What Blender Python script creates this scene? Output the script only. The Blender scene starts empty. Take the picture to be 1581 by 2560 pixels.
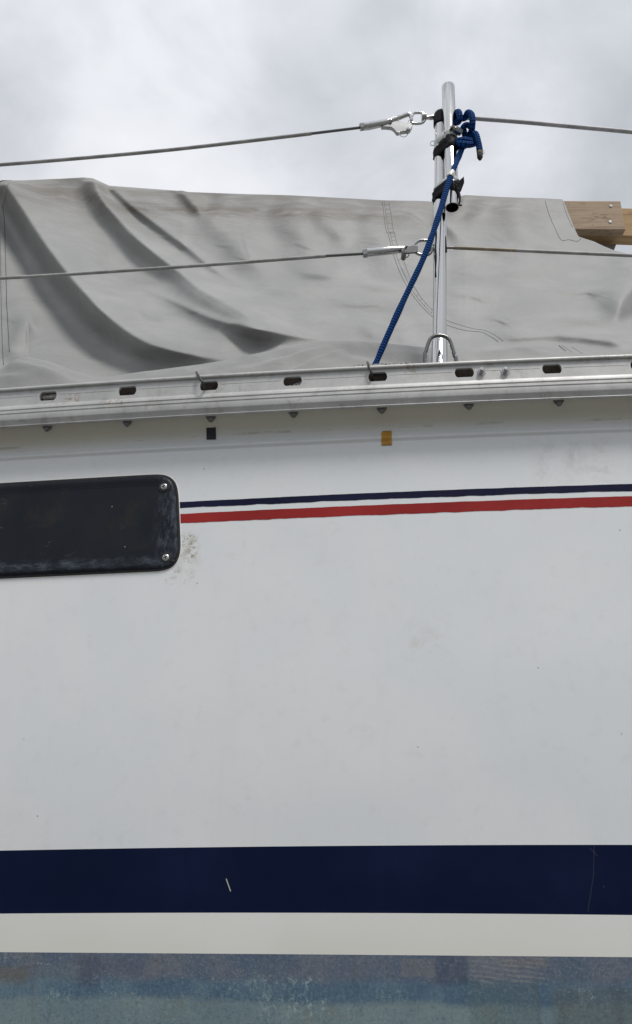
import bpy, math, random
import numpy as np
from mathutils import Vector, Matrix
from mathutils.bvhtree import BVHTree

random.seed(7); rng = np.random.default_rng(7)
scene = bpy.context.scene
COL = scene.collection

# ------------------------------------------------------------------ camera
PITCH = math.radians(22.0)
FPX = 1921.0                       # focal length in pixels of the 1581 x 2560 picture
PW, PH = 1581.0, 2560.0
EYE = 1.65
K = 1581.0 / 1512.0
cam_d = bpy.data.cameras.new("camera")
cam_d.sensor_fit = 'VERTICAL'; cam_d.sensor_height = 36.0
cam_d.lens = FPX / PH * 36.0
cam_d.clip_start = 0.02; cam_d.clip_end = 2000
cam = bpy.data.objects.new("camera", cam_d); COL.objects.link(cam)
cam.location = (0, 0, EYE); cam.rotation_euler = (math.pi/2 + PITCH, 0, 0)
scene.camera = cam

# ------------------------------------------------------------------ sky, sun, exposure
SUN_DIR = Vector((0.26, -0.42, 0.87)).normalized()
world = bpy.data.worlds.new("World"); scene.world = world
world.use_nodes = True
wt = world.node_tree; wt.nodes.clear()
def wn(t): return wt.nodes.new(t)
wo = wn('ShaderNodeOutputWorld'); wb = wn('ShaderNodeBackground'); wb.inputs['Strength'].default_value = 0.1
wt.links.new(wb.outputs[0], wo.inputs[0])
sky = wn('ShaderNodeTexSky'); sky.sky_type = 'NISHITA'; sky.sun_disc = False
sky.sun_elevation = math.asin(SUN_DIR.z); sky.sun_rotation = math.atan2(SUN_DIR.x, SUN_DIR.y)
tc = wn('ShaderNodeTexCoord')
sep = wn('ShaderNodeSeparateXYZ'); wt.links.new(tc.outputs['Generated'], sep.inputs[0])
def wmath(op, a, b=None, c=None):
    n = wn('ShaderNodeMath'); n.operation = op
    for i, v in enumerate((a, b, c)):
        if v is None: continue
        if isinstance(v, (int, float)): n.inputs[i].default_value = v
        else: wt.links.new(v, n.inputs[i])
    return n.outputs[0]
zden = wmath('ADD', wmath('MAXIMUM', sep.outputs[2], 0.0), 0.22)
cu = wmath('DIVIDE', sep.outputs[0], zden); cv = wmath('DIVIDE', sep.outputs[1], zden)
comb = wn('ShaderNodeCombineXYZ'); wt.links.new(cu, comb.inputs[0]); wt.links.new(cv, comb.inputs[1])
comb.inputs[2].default_value = 3.7
def wnoise(scale, detail, rough, dist, off):
    m = wn('ShaderNodeMapping'); m.inputs['Location'].default_value = off
    wt.links.new(comb.outputs[0], m.inputs[0])
    n = wn('ShaderNodeTexNoise'); n.inputs['Scale'].default_value = scale; n.inputs['Detail'].default_value = detail
    n.inputs['Roughness'].default_value = rough; n.inputs['Distortion'].default_value = dist
    wt.links.new(m.outputs[0], n.inputs['Vector']); return n.outputs['Fac']
n1 = wnoise(1.9, 5, 0.48, 0.5, (15.7, 8.1, 3.33)); n2 = wnoise(4.6, 6, 0.55, 0.4, (20.7, 17.1, 9))
nm = wmath('ADD', wmath('MULTIPLY', n1, 0.62), wmath('MULTIPLY', n2, 0.38))
cr = wn('ShaderNodeValToRGB')
cr.color_ramp.elements[0].position = 0.36; cr.color_ramp.elements[0].color = (0.43, 0.45, 0.48, 1)
cr.color_ramp.elements[1].position = 0.64; cr.color_ramp.elements[1].color = (0.74, 0.75, 0.78, 1)
e = cr.color_ramp.elements.new(0.47); e.color = (0.55, 0.568, 0.60, 1)
e = cr.color_ramp.elements.new(0.55); e.color = (0.665, 0.68, 0.71, 1)
wt.links.new(nm, cr.inputs[0])
vm = wn('ShaderNodeVectorMath'); vm.operation = 'SCALE'
cie = wmath('MULTIPLY_ADD', wmath('MAXIMUM', sep.outputs[2], 0.0), 6.9, 3.5)      # standard overcast sky, brighter towards the zenith
wt.links.new(cie, vm.inputs['Scale'])
wt.links.new(cr.outputs[0], vm.inputs[0])
mx = wn('ShaderNodeMix'); mx.data_type = 'RGBA'; mx.inputs[0].default_value = 0.94
wt.links.new(sky.outputs[0], mx.inputs[6]); wt.links.new(vm.outputs[0], mx.inputs[7])
wt.links.new(mx.outputs[2], wb.inputs['Color'])

sd = bpy.data.lights.new("sun", 'SUN'); sd.energy = 1.5; sd.angle = math.radians(16); sd.color = (1.0, 0.97, 0.93)
sun = bpy.data.objects.new("sun", sd); COL.objects.link(sun)
sun.rotation_euler = SUN_DIR.to_track_quat('Z', 'Y').to_euler(); sun.location = (2, -5, 8)
scene.view_settings.view_transform = 'Standard'; scene.view_settings.look = 'None'
scene.view_settings.exposure = 0.58; scene.view_settings.gamma = 1.0
scene.view_settings.use_curve_mapping = False

# ------------------------------------------------------------------ picture <-> place
CP, SP = math.cos(PITCH), math.sin(PITCH)
def ray(px, py):
    a = (px - PW/2) / FPX; b = (PH/2 - py) / FPX
    return np.array([a, CP - b*SP, SP + b*CP])
def at(px, py, Y):                 # the point of the vertical plane y = Y seen at a pixel of the photograph
    d = ray(px, py); s = Y / d[1]
    return Vector((d[0]*s, Y, EYE + d[2]*s))
def at5(px, py, Y): return at(px*K, py*K, Y)

# ------------------------------------------------------------------ hull form
YC = 2.25                          # centreline of the boat
def D(X): return 1.161 + 0.04*(np.asarray(X, float) - 1.16)**2
def dD(X): return 0.08*(X - 1.16)
def inset(h):
    h = np.asarray(h, float)
    r = 0.13*np.maximum(0.25 - h, 0)**2
    r = r + 2.6*np.maximum(-0.36 - h, 0)**2
    return r
def on_plain(px, py, off=0.0):     # pixel -> point on the plain hull side
    d = ray(px, py); s = 1.2/d[1]
    for _ in range(40):
        X = d[0]*s; h = d[2]*s
        s = (float(D(X)) + float(inset(h)) - off) / d[1]
    return d*s + np.array([0, 0, EYE])
def line_fit(pts, off=0.0, deg=2):
    P = np.array([on_plain(x, y, off) for x, y in pts])
    c = np.polyfit(P[:, 0], P[:, 2], deg)
    def f(X):
        X = np.asarray(X, float); Xc = np.clip(X, -0.75, 0.75)
        d = np.polyval(np.polyder(c), Xc)
        return np.polyval(c, Xc) + d*(X - Xc)*0.6
    return f
z_railbot = line_fit([(0,1067),(300,1051),(500,1038),(600,1033),(780,1024),(1060,1008),(1280,999),(1581,991)], off=0.0405)
z_crease = line_fit([(0,1150),(600,1118),(1055,1095),(1581,1077)])
z_navytop = line_fit([(0,2126),(400,2121),(800,2114.5),(1180,2112),(1581,2112.5)])
z_navybot = line_fit([(0,2284),(400,2282.5),(800,2281.7),(1180,2284),(1581,2287.8)])
z_water = line_fit([(0,2380.6),(400,2382.5),(800,2386.5),(1180,2389.5),(1581,2392.7)])

def H(X, z):                       # y of the near hull side
    X = np.asarray(X, float); z = np.asarray(z, float)
    y = D(X) + inset(z - EYE)
    zc = z_crease(X); zt = z_railbot(X)
    t = np.clip((z - zc)/(zt - zc), 0, 1.3)
    y = y - 0.014*t**4 + 0.0115*np.sin(math.pi*np.clip(t, 0, 1))
    q = np.clip((z - zc + 0.003)/0.007, 0, 1); y = y - 0.0075*q*q*(3 - 2*q)
    return y
def on_hull(px, py, off=0.0):
    d = ray(px, py); s = 1.2/d[1]
    for _ in range(60):
        X = d[0]*s; z = EYE + d[2]*s
        s = 0.5*s + 0.5*(float(H(X, z)) - off) / d[1]
    return Vector(d*s + np.array([0, 0, EYE]))
def hull_normal(X, z):
    e_ = 1e-3
    gx = (float(H(X+e_, z)) - float(H(X-e_, z)))/(2*e_); gz = (float(H(X, z+e_)) - float(H(X, z-e_)))/(2*e_)
    return Vector((gx, -1, gz)).normalized()

# ------------------------------------------------------------------ materials
class NT:
    def __init__(s, name):
        s.m = bpy.data.materials.new(name); s.m.use_nodes = True
        s.t = s.m.node_tree; s.b = s.t.nodes['Principled BSDF']
        g = s.t.nodes.new('ShaderNodeNewGeometry'); s.pos = g.outputs['Position']
        q = s.t.nodes.new('ShaderNodeSeparateXYZ'); s.t.links.new(s.pos, q.inputs[0])
        s.x, s.y, s.z = q.outputs; s.cache = {}
    def link(s, v, inp):
        if isinstance(v, (int, float)):
            inp.default_value = v
        elif isinstance(v, (tuple, list)):
            inp.default_value = tuple(v) + ((1,) if len(v) == 3 and inp.type == 'RGBA' else ())
        else: s.t.links.new(v, inp)
    def math(s, op, a, b=None, c=None, clamp=False):
        n = s.t.nodes.new('ShaderNodeMath'); n.operation = op; n.use_clamp = clamp
        for i, v in enumerate((a, b, c)):
            if v is not None: s.link(v, n.inputs[i])
        return n.outputs[0]
    def mul(s, a, b): return s.math('MULTIPLY', a, b)
    def add(s, a, b): return s.math('ADD', a, b)
    def sub(s, a, b): return s.math('SUBTRACT', a, b)
    def mix(s, f, a, b, mode='MIX'):
        n = s.t.nodes.new('ShaderNodeMix'); n.data_type = 'RGBA'; n.blend_type = mode
        s.link(f, n.inputs[0]); s.link(a, n.inputs[6]); s.link(b, n.inputs[7]); return n.outputs[2]
    def vec(s, sx=1, sy=1, sz=1, off=(0, 0, 0), src=None, rot=(0, 0, 0)):
        n = s.t.nodes.new('ShaderNodeMapping'); n.inputs['Scale'].default_value = (sx, sy, sz)
        n.inputs['Location'].default_value = off; n.inputs['Rotation'].default_value = rot
        s.t.links.new(src or s.pos, n.inputs[0]); return n.outputs[0]
    def noise(s, scale, detail=4, rough=0.55, dist=0, v=None):
        key = (scale, detail, rough, dist)
        if v is None and key in s.cache: return s.cache[key]
        n = s.t.nodes.new('ShaderNodeTexNoise'); n.inputs['Scale'].default_value = scale
        n.inputs['Detail'].default_value = detail; n.inputs['Roughness'].default_value = rough
        n.inputs['Distortion'].default_value = dist
        s.t.links.new(v or s.pos, n.inputs['Vector'])
        if v is None: s.cache[key] = n.outputs['Fac']
        return n.outputs['Fac']
    def voro(s, scale, v=None, rnd=1.0):
        n = s.t.nodes.new('ShaderNodeTexVoronoi'); n.inputs['Scale'].default_value = scale
        n.inputs['Randomness'].default_value = rnd
        s.t.links.new(v or s.pos, n.inputs['Vector']); return n.outputs['Distance'], n.outputs['Color']
    def step(s, v, lo, hi):
        n = s.t.nodes.new('ShaderNodeMapRange'); n.interpolation_type = 'SMOOTHSTEP'
        s.link(v, n.inputs[0]); n.inputs[1].default_value = min(lo, hi); n.inputs[2].default_value = max(lo, hi)
        n.inputs[3].default_value = 0.0 if lo <= hi else 1.0; n.inputs[4].default_value = 1.0 if lo <= hi else 0.0
        return n.outputs[0]
    def rect(s, x0, x1, z0, z1, soft, wob=0.0, wscale=60):
        x, z = s.x, s.z; wscale = 55
        if wob:
            x = s.add(x, s.mul(s.sub(s.noise(wscale, 3), 0.5), wob)); z = s.add(z, s.mul(s.sub(s.noise(wscale*1.13, 3), 0.5), wob))
        a = s.mul(s.step(x, x0 - soft, x0 + soft), s.step(x, x1 + soft, x1 - soft))
        b = s.mul(s.step(z, z0 - soft, z0 + soft), s.step(z, z1 + soft, z1 - soft))
        return s.mul(a, b)
    def bump(s, h, strength=0.3, dist=0.002):
        n = s.t.nodes.new('ShaderNodeBump'); n.inputs['Strength'].default_value = strength
        n.inputs['Distance'].default_value = dist; s.t.links.new(h, n.inputs['Height'])
        s.t.links.new(n.outputs[0], s.b.inputs['Normal'])
    def done(s, col=None, rough=None, metal=None, spec=None):
        for v, k in ((col, 'Base Color'), (rough, 'Roughness'), (metal, 'Metallic'), (spec, 'Specular IOR Level')):
            if v is not None: s.link(v, s.b.inputs[k])
        return s.m
def pix_rect(x0, y0, x1, y1):      # a patch of the hull measured in the photograph -> X0, X1, Z0, Z1
    a = on_hull(x0, y0); b = on_hull(x1, y1)
    return min(a.x, b.x), max(a.x, b.x), min(a.z, b.z), max(a.z, b.z)

M = {}
def mat_gelcoat():
    n = NT("white_gelcoat")
    cloud = n.noise(3.2, 5, 0.6, 0.3); fine = n.noise(45, 5, 0.65)
    c = n.mix(n.step(cloud, 0.35, 0.7), (0.75, 0.778, 0.792), (0.785, 0.802, 0.803))
    c = n.mix(n.mul(n.step(fine, 0.52, 0.75), 0.22), c, (0.60, 0.60, 0.585))
    # faint vertical weather streaks
    st = n.noise(1.0, 4, 0.6, 0, n.vec(34, 1, 2.2)); c = n.mix(n.mul(n.step(st, 0.52, 0.78), 0.06), c, (0.54, 0.53, 0.50))
    # yellowed towards the waterline
    zw = float(z_navybot(0)); yl = n.step(n.add(n.z, n.mul(n.sub(n.noise(7, 3), 0.5), 0.05)), zw + 0.02, zw - 0.09)
    c = n.mix(n.mul(yl, 0.6), c, (0.68, 0.67, 0.58))
    # grime and yellow run-off directly below the toe rail
    zr = float(z_railbot(0)); sl = (float(z_railbot(0.5)) - float(z_railbot(-0.5)))
    rel = n.sub(n.z, n.add(n.mul(n.x, sl), zr))
    gr = n.mul(n.step(n.add(rel, n.mul(n.sub(n.noise(9, 4, 0.6, 0, n.vec(1.0, 1, 2.5)), 0.5), 0.012)), -0.034, -0.004), 0.9)
    c = n.mix(n.mul(gr, 0.8), c, (0.56, 0.53, 0.40))
    ln = n.mul(n.step(n.math('ABSOLUTE', n.add(rel, 0.019)), 0.0035, 0.001), n.step(n.noise(16, 5, 0.7, 0, n.vec(1, 1, 3)), 0.50, 0.66))
    c = n.mix(n.mul(ln, 0.35), c, (0.2, 0.15, 0.1))
    # brown scuffs beside the window
    for (r_, th) in (((456, 1338, 492, 1404), 0.47), ((418, 1419, 480, 1458), 0.54), ((505, 1355, 580, 1420), 0.68)):
        rc = n.rect(*pix_rect(*r_), 0.010, 0.026, 70); m = n.mul(rc, n.math('MAXIMUM', n.step(n.noise(150, 5, 0.75, 0.6), th, th + 0.17), n.mul(n.step(n.noise(60, 3), th - 0.06, th + 0.2), 0.45)))
        c = n.mix(n.mul(m, 0.9), c, (0.26, 0.19, 0.08))
    # grey smears
    for r_ in ((1390, 1130, 1450, 1150), (1010, 1560, 1110, 1680), (1170, 1770, 1260, 1810), (1330, 1110, 1560, 1200)):
        m = n.mul(n.rect(*pix_rect(*r_), 0.025, 0.05, 30), n.step(n.noise(28, 5, 0.7, 0.5), 0.42, 0.7))
        c = n.mix(n.mul(m, 0.36), c, (0.46, 0.44, 0.40))
    # specks and nicks
    dv, cc = n.voro(26); sc = n.t.nodes.new('ShaderNodeSeparateXYZ'); n.t.links.new(cc, sc.inputs[0])
    sp = n.mul(n.step(dv, 0.05, 0.02), n.step(sc.outputs[0], 0.80, 0.82)); c = n.mix(n.mul(sp, 0.75), c, (0.22, 0.2, 0.18))
    dv2, cc2 = n.voro(11, n.vec(1, 1, 0.6, (3, 1, 2), rot=(0, 0.4, 0))); sc2 = n.t.nodes.new('ShaderNodeSeparateXYZ'); n.t.links.new(cc2, sc2.inputs[0])
    sp2 = n.mul(n.step(dv2, 0.035, 0.015), n.step(sc2.outputs[1], 0.72, 0.74)); c = n.mix(n.mul(sp2, 0.7), c, (0.25, 0.24, 0.23))
    n.bump(n.add(n.mul(n.noise(2.3, 2), 6.0), n.mul(fine, 0.02)), 0.25, 0.004)
    r = n.add(0.34, n.mul(fine, 0.14))
    return n.done(c, r, 0, 0.45)
M['gel'] = mat_gelcoat()

def mat_navy(name, col, scr=True):
    n = NT(name)
    c = n.mix(n.step(n.noise(5, 4), 0.3, 0.75), col, tuple(v*1.35 + 0.002 for v in col))
    if scr:
        dv, cc = n.voro(19); s_ = n.t.nodes.new('ShaderNodeSeparateXYZ'); n.t.links.new(cc, s_.inputs[0])
        c = n.mix(n.mul(n.mul(n.step(dv, 0.05, 0.028), n.step(s_.outputs[0], 0.66, 0.68)), 0.45), c, (0.5, 0.48, 0.42))
        # one white scratch, one long faint one and a chipped corner
        for (a, b, w, f) in (((566, 2197), (577, 2228), 0.00075, 0.85), ((1486, 2115), (1484, 2190), 0.0005, 0.05), ((1484, 2190), (1470, 2280), 0.0005, 0.05), ((1475, 2120), (1495, 2140), 0.0005, 0.06)):
            A = on_hull(*a); B = on_hull(*b); ux, uz = B.x - A.x, B.z - A.z; L = math.hypot(ux, uz); ux /= L; uz /= L
            rx = n.sub(n.x, A.x); rz = n.sub(n.z, A.z)
            t = n.add(n.mul(rx, ux), n.mul(rz, uz)); d = n.math('ABSOLUTE', n.sub(n.mul(rx, uz), n.mul(rz, ux)))
            m = n.mul(n.step(d, w*1.3, w*0.5), n.mul(n.step(t, -0.001, 0.001), n.step(t, L + 0.001, L - 0.001)))
            c = n.mix(n.mul(m, f), c, (0.62, 0.60, 0.5))
        m = n.mul(n.rect(*pix_rect(1500, 2215, 1520, 2232), 0.003), n.step(n.noise(190, 4, 0.7), 0.58, 0.64)); c = n.mix(n.mul(m, 0.7), c, (0.5, 0.46, 0.4))
    n.bump(n.mul(n.noise(2.3, 2), 6.0), 0.2, 0.004)
    return n.done(c, n.add(0.34, n.mul(n.noise(40, 4), 0.2)), 0, 0.14)
M['navy'] = mat_navy("navy_paint", (0.0018, 0.0068, 0.032))
def mat_band():
    n = NT("cream_white_paint")
    c = n.mix(n.step(n.noise(4, 5, 0.6, 0.3), 0.35, 0.7), (0.80, 0.80, 0.755), (0.83, 0.83, 0.80))
    zw = float(z_water(0)); yl = n.step(n.add(n.z, n.mul(n.sub(n.noise(7, 3), 0.5), 0.04)), zw + 0.055, zw - 0.01)
    c = n.mix(n.mul(yl, 0.3), c, (0.74, 0.72, 0.62))
    dv, cc = n.voro(17); s_ = n.t.nodes.new('ShaderNodeSeparateXYZ'); n.t.links.new(cc, s_.inputs[0])
    c = n.mix(n.mul(n.mul(n.step(dv, 0.05, 0.025), n.step(s_.outputs[0], 0.8, 0.82)), 0.7), c, (0.3, 0.26, 0.2))
    n.bump(n.mul(n.noise(2.3, 2), 6.0), 0.25, 0.004)
    return n.done(c, 0.4, 0, 0.4)
M['band'] = mat_band()
M['cove_navy'] = mat_navy("cove_navy_paint", (0.005, 0.007, 0.030), False)
M['red'] = mat_navy("red_paint", (0.27, 0.021, 0.020), False)

def mat_antifoul():
    n = NT("worn_blue_antifouling")
    zw = n.add(float(z_water(0)), n.mul(n.x, float(z_water(0.5) - z_water(-0.5))))
    dep = n.sub(zw, n.z)                                  # depth below the painted waterline
    depw = n.add(dep, n.mul(n.sub(n.noise(8, 5, 0.65, 0.4, n.vec(1, 1, 2)), 0.5), 0.03))
    teal = n.mix(n.step(n.noise(9, 6, 0.65, 0.5), 0.38, 0.64), (0.165, 0.245, 0.275), (0.215, 0.285, 0.30))
    teal = n.mix(n.mul(n.step(n.noise(14, 6, 0.7), 0.5, 0.7), 0.7), teal, (0.19, 0.215, 0.20))
    purp = n.mix(n.step(n.noise(11, 5, 0.6), 0.38, 0.64), (0.10, 0.14, 0.205), (0.155, 0.175, 0.215))
    blue = n.mix(n.step(n.noise(16, 4), 0.4, 0.7), (0.085, 0.15, 0.22), (0.14, 0.22, 0.28))
    c = n.mix(n.step(depw, 0.052, 0.066), blue, teal)
    c = n.mix(n.step(depw, 0.040, 0.026), c, purp)
    # brushed patches and a brown scuffed one, with the straight edges of old tape
    for (r_, col_, f, soft) in (((1003, 2395, 1090, 2443), (0.17, 0.18, 0.20), 0.75, 0.0015), ((1250, 2390, 1372, 2420), (0.2, 0.185, 0.185), 0.5, 0.006),
                          ((-40, 2416, 68, 2458), (0.15, 0.15, 0.14), 0.85, 0.007), ((246, 2392, 405, 2440), (0.12, 0.135, 0.18), 0.55, 0.005),
                          ((365, 2400, 405, 2440), (0.19, 0.2, 0.21), 0.5, 0.006), ((198, 2385, 245, 2465), (0.07, 0.065, 0.11), 0.4, 0.006), ((90, 2420, 200, 2452), (0.14, 0.2, 0.22), 0.5, 0.012),
                          ((1090, 2385, 1170, 2460), (0.06, 0.075, 0.13), 0.5, 0.004), ((1380, 2470, 1700, 2600), (0.10, 0.115, 0.115), 0.5, 0.008),
                          ((1170, 2450, 1355, 2580), (0.11, 0.16, 0.165), 0.4, 0.004)):
        c = n.mix(n.mul(n.rect(*pix_rect(*r_), soft, 0.008, 60), f), c, col_)
    # a block printed with fine slanting ridges
    x0, x1, z0, z1 = pix_rect(1172, 2392, 1372, 2462)
    wv = n.math('SINE', n.add(n.mul(n.add(n.z, n.mul(n.x, 0.10)), 1050), n.mul(n.noise(26, 3), 7)))
    hm = n.mul(n.mul(n.rect(x0, x1, z0, z1, 0.004, 0.014, 60), n.step(wv, -0.1, 0.8)), n.step(n.noise(90, 4, 0.7), 0.34, 0.6))
    c = n.mix(n.mul(hm, 0.5), c, (0.30, 0.31, 0.31))
    # pale flaked flecks, gathered in drifts
    dr = n.step(n.noise(6.5, 4, 0.6, 0.6, n.vec(1, 1, 1.6, (2.3, 0, 1.1))), 0.47, 0.66)
    top = n.step(dep, 0.02, 0.0)
    fl = n.step(n.noise(260, 5, 0.8), 0.57, 0.64)
    c = n.mix(n.mul(n.mul(fl, n.math('MAXIMUM', dr, n.mul(top, 0.7))), 0.7), c, (0.42, 0.46, 0.44))
    for r_ in ((560, 2465, 600, 2480), (650, 2490, 810, 2545), (950, 2480, 1020, 2494), (620, 2440, 800, 2470), (0, 2388, 100, 2396), (120, 2480, 180, 2500)):
        m = n.mul(n.rect(*pix_rect(*r_), 0.01, 0.022, 40), n.step(n.noise(170, 6, 0.8, 0.3), 0.52, 0.58)); c = n.mix(n.mul(m, 0.85), c, (0.36, 0.48, 0.46))
    # fine tooth of the rolled paint, dark pits
    g = n.noise(230, 4, 0.8); c = n.mix(n.mul(n.step(g, 0.5, 0.72), 0.5), c, (0.26, 0.31, 0.31)); c = n.mix(n.mul(n.step(g, 0.5, 0.3), 0.5), c, (0.05, 0.07, 0.085))
    stv = n.noise(1, 4, 0.6, 0, n.vec(40, 1, 4)); c = n.mix(n.mul(n.step(stv, 0.54, 0.72), 0.25), c, (0.08, 0.09, 0.11)); c = n.mix(n.mul(n.step(n.noise(300, 2), 0.66, 0.74), 0.4), c, (0.03, 0.04, 0.055))
    n.bump(n.add(n.mul(g, 0.5), n.noise(70, 5, 0.7)), 0.35, 0.0012)
    return n.done(c, 0.72, 0, 0.3)
M['anti'] = mat_antifoul()

def mat_alu():
    n = NT("weathered_aluminium")
    c = n.mix(n.step(n.noise(20, 6, 0.65), 0.35, 0.7), (0.44, 0.44, 0.435), (0.53, 0.53, 0.52))
    c = n.mix(n.mul(n.step(n.noise(1, 5, 0.7, 0, n.vec(28, 28, 70)), 0.60, 0.72), 0.45), c, (0.20, 0.17, 0.13))
    c = n.mix(n.mul(n.step(n.noise(140, 4, 0.7), 0.66, 0.74), 0.6), c, (0.16, 0.12, 0.08))
    c = n.mix(n.mul(n.step(n.noise(1, 4, 0.7, 0, n.vec(46, 46, 9)), 0.64, 0.76), 0.35), c, (0.30, 0.24, 0.15))
    c = n.mix(n.mul(n.step(n.noise(34, 6, 0.75, 0.4), 0.52, 0.70), 0.5), c, (0.26, 0.245, 0.21))
    for r_ in ((1010, 925, 1035, 945), (240, 975, 300, 990), (1205, 905, 1245, 925), (1480, 905, 1560, 925), (140, 960, 180, 975)):
        a = at(r_[0], r_[1], 1.18); b = at(r_[2], r_[3], 1.18)
        m = n.mul(n.rect(a.x, b.x, b.z - 0.004, a.z + 0.004, 0.006, 0.012, 90), n.step(n.noise(170, 4, 0.7), 0.48, 0.6)); c = n.mix(n.mul(m, 0.6), c, (0.24, 0.17, 0.09))
    n.bump(n.noise(90, 4, 0.6), 0.08, 0.001)
    return n.done(c, n.add(0.42, n.mul(n.noise(30, 4), 0.2)), 0.30, 0.5)
M['alu'] = mat_alu()

def mat_steel(name, base=0.62, r0=0.10, dirt_shade=0.3):
    n = NT(name)
    c = n.mix(n.mul(n.step(n.noise(70, 5, 0.7), 0.58, 0.75), dirt_shade), (base, base, base*0.99), (0.26, 0.2, 0.15))
    return n.done(c, n.add(r0, n.mul(n.noise(55, 4), 0.12)), 1.0)
M['steel'] = mat_steel("polished_stainless", 0.58, 0.06, 0.15)
M['steel_dull'] = mat_steel("dull_stainless", 0.42, 0.16, 0.4)
M['steel_dark'] = mat_steel("tarnished_stainless", 0.17, 0.2, 0.5)
M['galv'] = mat_steel("grey_zinc", 0.24, 0.5, 0.4)

def simple(name, col, rough=0.5, metal=0, ns=60, var=0.25, bump=0.0, bs=120, spec=None):
    n = NT(name)
    c = n.mix(n.step(n.noise(ns, 4, 0.6), 0.35, 0.7), tuple(v*(1 - var) for v in col), tuple(min(1, v*(1 + var)) for v in col))
    if bump: n.bump(n.noise(bs, 4, 0.6), bump, 0.002)
    return n.done(c, rough, metal, spec)
M['black_tape'] = simple("black_tape", (0.010, 0.008, 0.012), 0.55, 0, 50, 0.4, 0.5, 130, 0.12)
M['black_rubber'] = simple("black_rubber", (0.009, 0.008, 0.012), 0.6, spec=0.12)
M['hook'] = simple("black_coated_wire", (0.02, 0.02, 0.021), 0.4)
M['slot_shade'] = simple("slot_shade_brown", (0.018, 0.014, 0.011), 0.8, 0, 40, 0.5, spec=0.1)  # dark colour for the strip that stands for shade in the slots
M['sleeve_grey'] = simple("grey_vinyl_sleeve", (0.36, 0.36, 0.35), 0.5, 0, 35, 0.2)
M['sleeve_brown'] = simple("yellowed_vinyl_sleeve", (0.30, 0.255, 0.18), 0.5, 0, 30, 0.25)
M['sleeve_pale'] = simple("pale_vinyl_sleeve", (0.42, 0.42, 0.44), 0.45, 0, 35, 0.15)
M['tape_black'] = simple("matt_black_tape", (0.010, 0.012, 0.022), 0.45, 0, 80, 0.3, 0.3, 200)
M['screw'] = mat_steel("screw_steel", 0.6, 0.2, 0.1)
M['thread'] = simple("grey_thread", (0.075, 0.075, 0.078), 0.8)
M['deck'] = simple("grey_deck_paint", (0.40, 0.40, 0.38), 0.7)
M['washer'] = simple("zinc_washer", (0.62, 0.64, 0.62), 0.35, 0.2)
def mat_yellow():
    n = NT("amber_tape"); c = n.mix(n.step(n.noise(70, 4), 0.35, 0.7), (0.46, 0.22, 0.018), (0.56, 0.285, 0.03))
    n.bump(n.noise(120, 3), 0.2, 0.001); return n.done(c, 0.35)
M['tape_yellow'] = mat_yellow()

def mat_window():
    n = NT("smoked_acrylic")
    c = n.mix(n.step(n.noise(6, 5, 0.6), 0.35, 0.7), (0.010, 0.013, 0.019), (0.017, 0.020, 0.026))
    # pale hazing along the lower edge and the screwed end
    p0 = on_hull(420, 1300); zl = on_hull(200, 1433)
    hz = n.mul(n.step(n.add(n.x, n.mul(n.sub(n.noise(40, 4), 0.5), 0.03)), p0.x - 0.03, p0.x + 0.004), n.step(n.noise(1, 6, 0.75, 0.1, n.vec(110, 60, 42)), 0.40, 0.70))
    lowz = n.sub(n.z, n.add(zl.z, n.mul(n.sub(n.x, zl.x), 0.0)))
    hz2 = n.mul(n.mul(n.step(n.math('ABSOLUTE', n.sub(lowz, 0.014)), 0.016, 0.002), n.step(n.noise(1, 6, 0.75, 0.1, n.vec(44, 60, 100)), 0.42, 0.7)), 0.8)
    c = n.mix(n.mul(n.math('MAXIMUM', hz, hz2), 0.62), c, (0.12, 0.145, 0.18))
    dv, cc = n.voro(34); s_ = n.t.nodes.new('ShaderNodeSeparateXYZ'); n.t.links.new(cc, s_.inputs[0])
    c = n.mix(n.mul(n.mul(n.step(dv, 0.05, 0.03), n.step(s_.outputs[0], 0.78, 0.8)), 0.6), c, (0.45, 0.4, 0.33))
    c = n.mix(n.mul(n.step(n.noise(1, 5, 0.75, 0.9, n.vec(24, 1, 70, rot=(0, 0.3, 0))), 0.63, 0.70), 0.22), c, (0.22, 0.23, 0.25))
    c = n.mix(n.mul(n.step(n.noise(10, 5, 0.7, 0, n.vec(1, 1, 1, (5, 0, 2))), 0.56, 0.7), 0.4), c, (0.04, 0.034, 0.024))
    return n.done(c, n.add(0.24, n.mul(n.noise(20, 5), 0.25)), 0, 0.18)
M['window'] = mat_window()
M['gasket'] = simple("black_gasket", (0.012, 0.013, 0.015), 0.5, 0, 60, 0.5)

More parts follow.
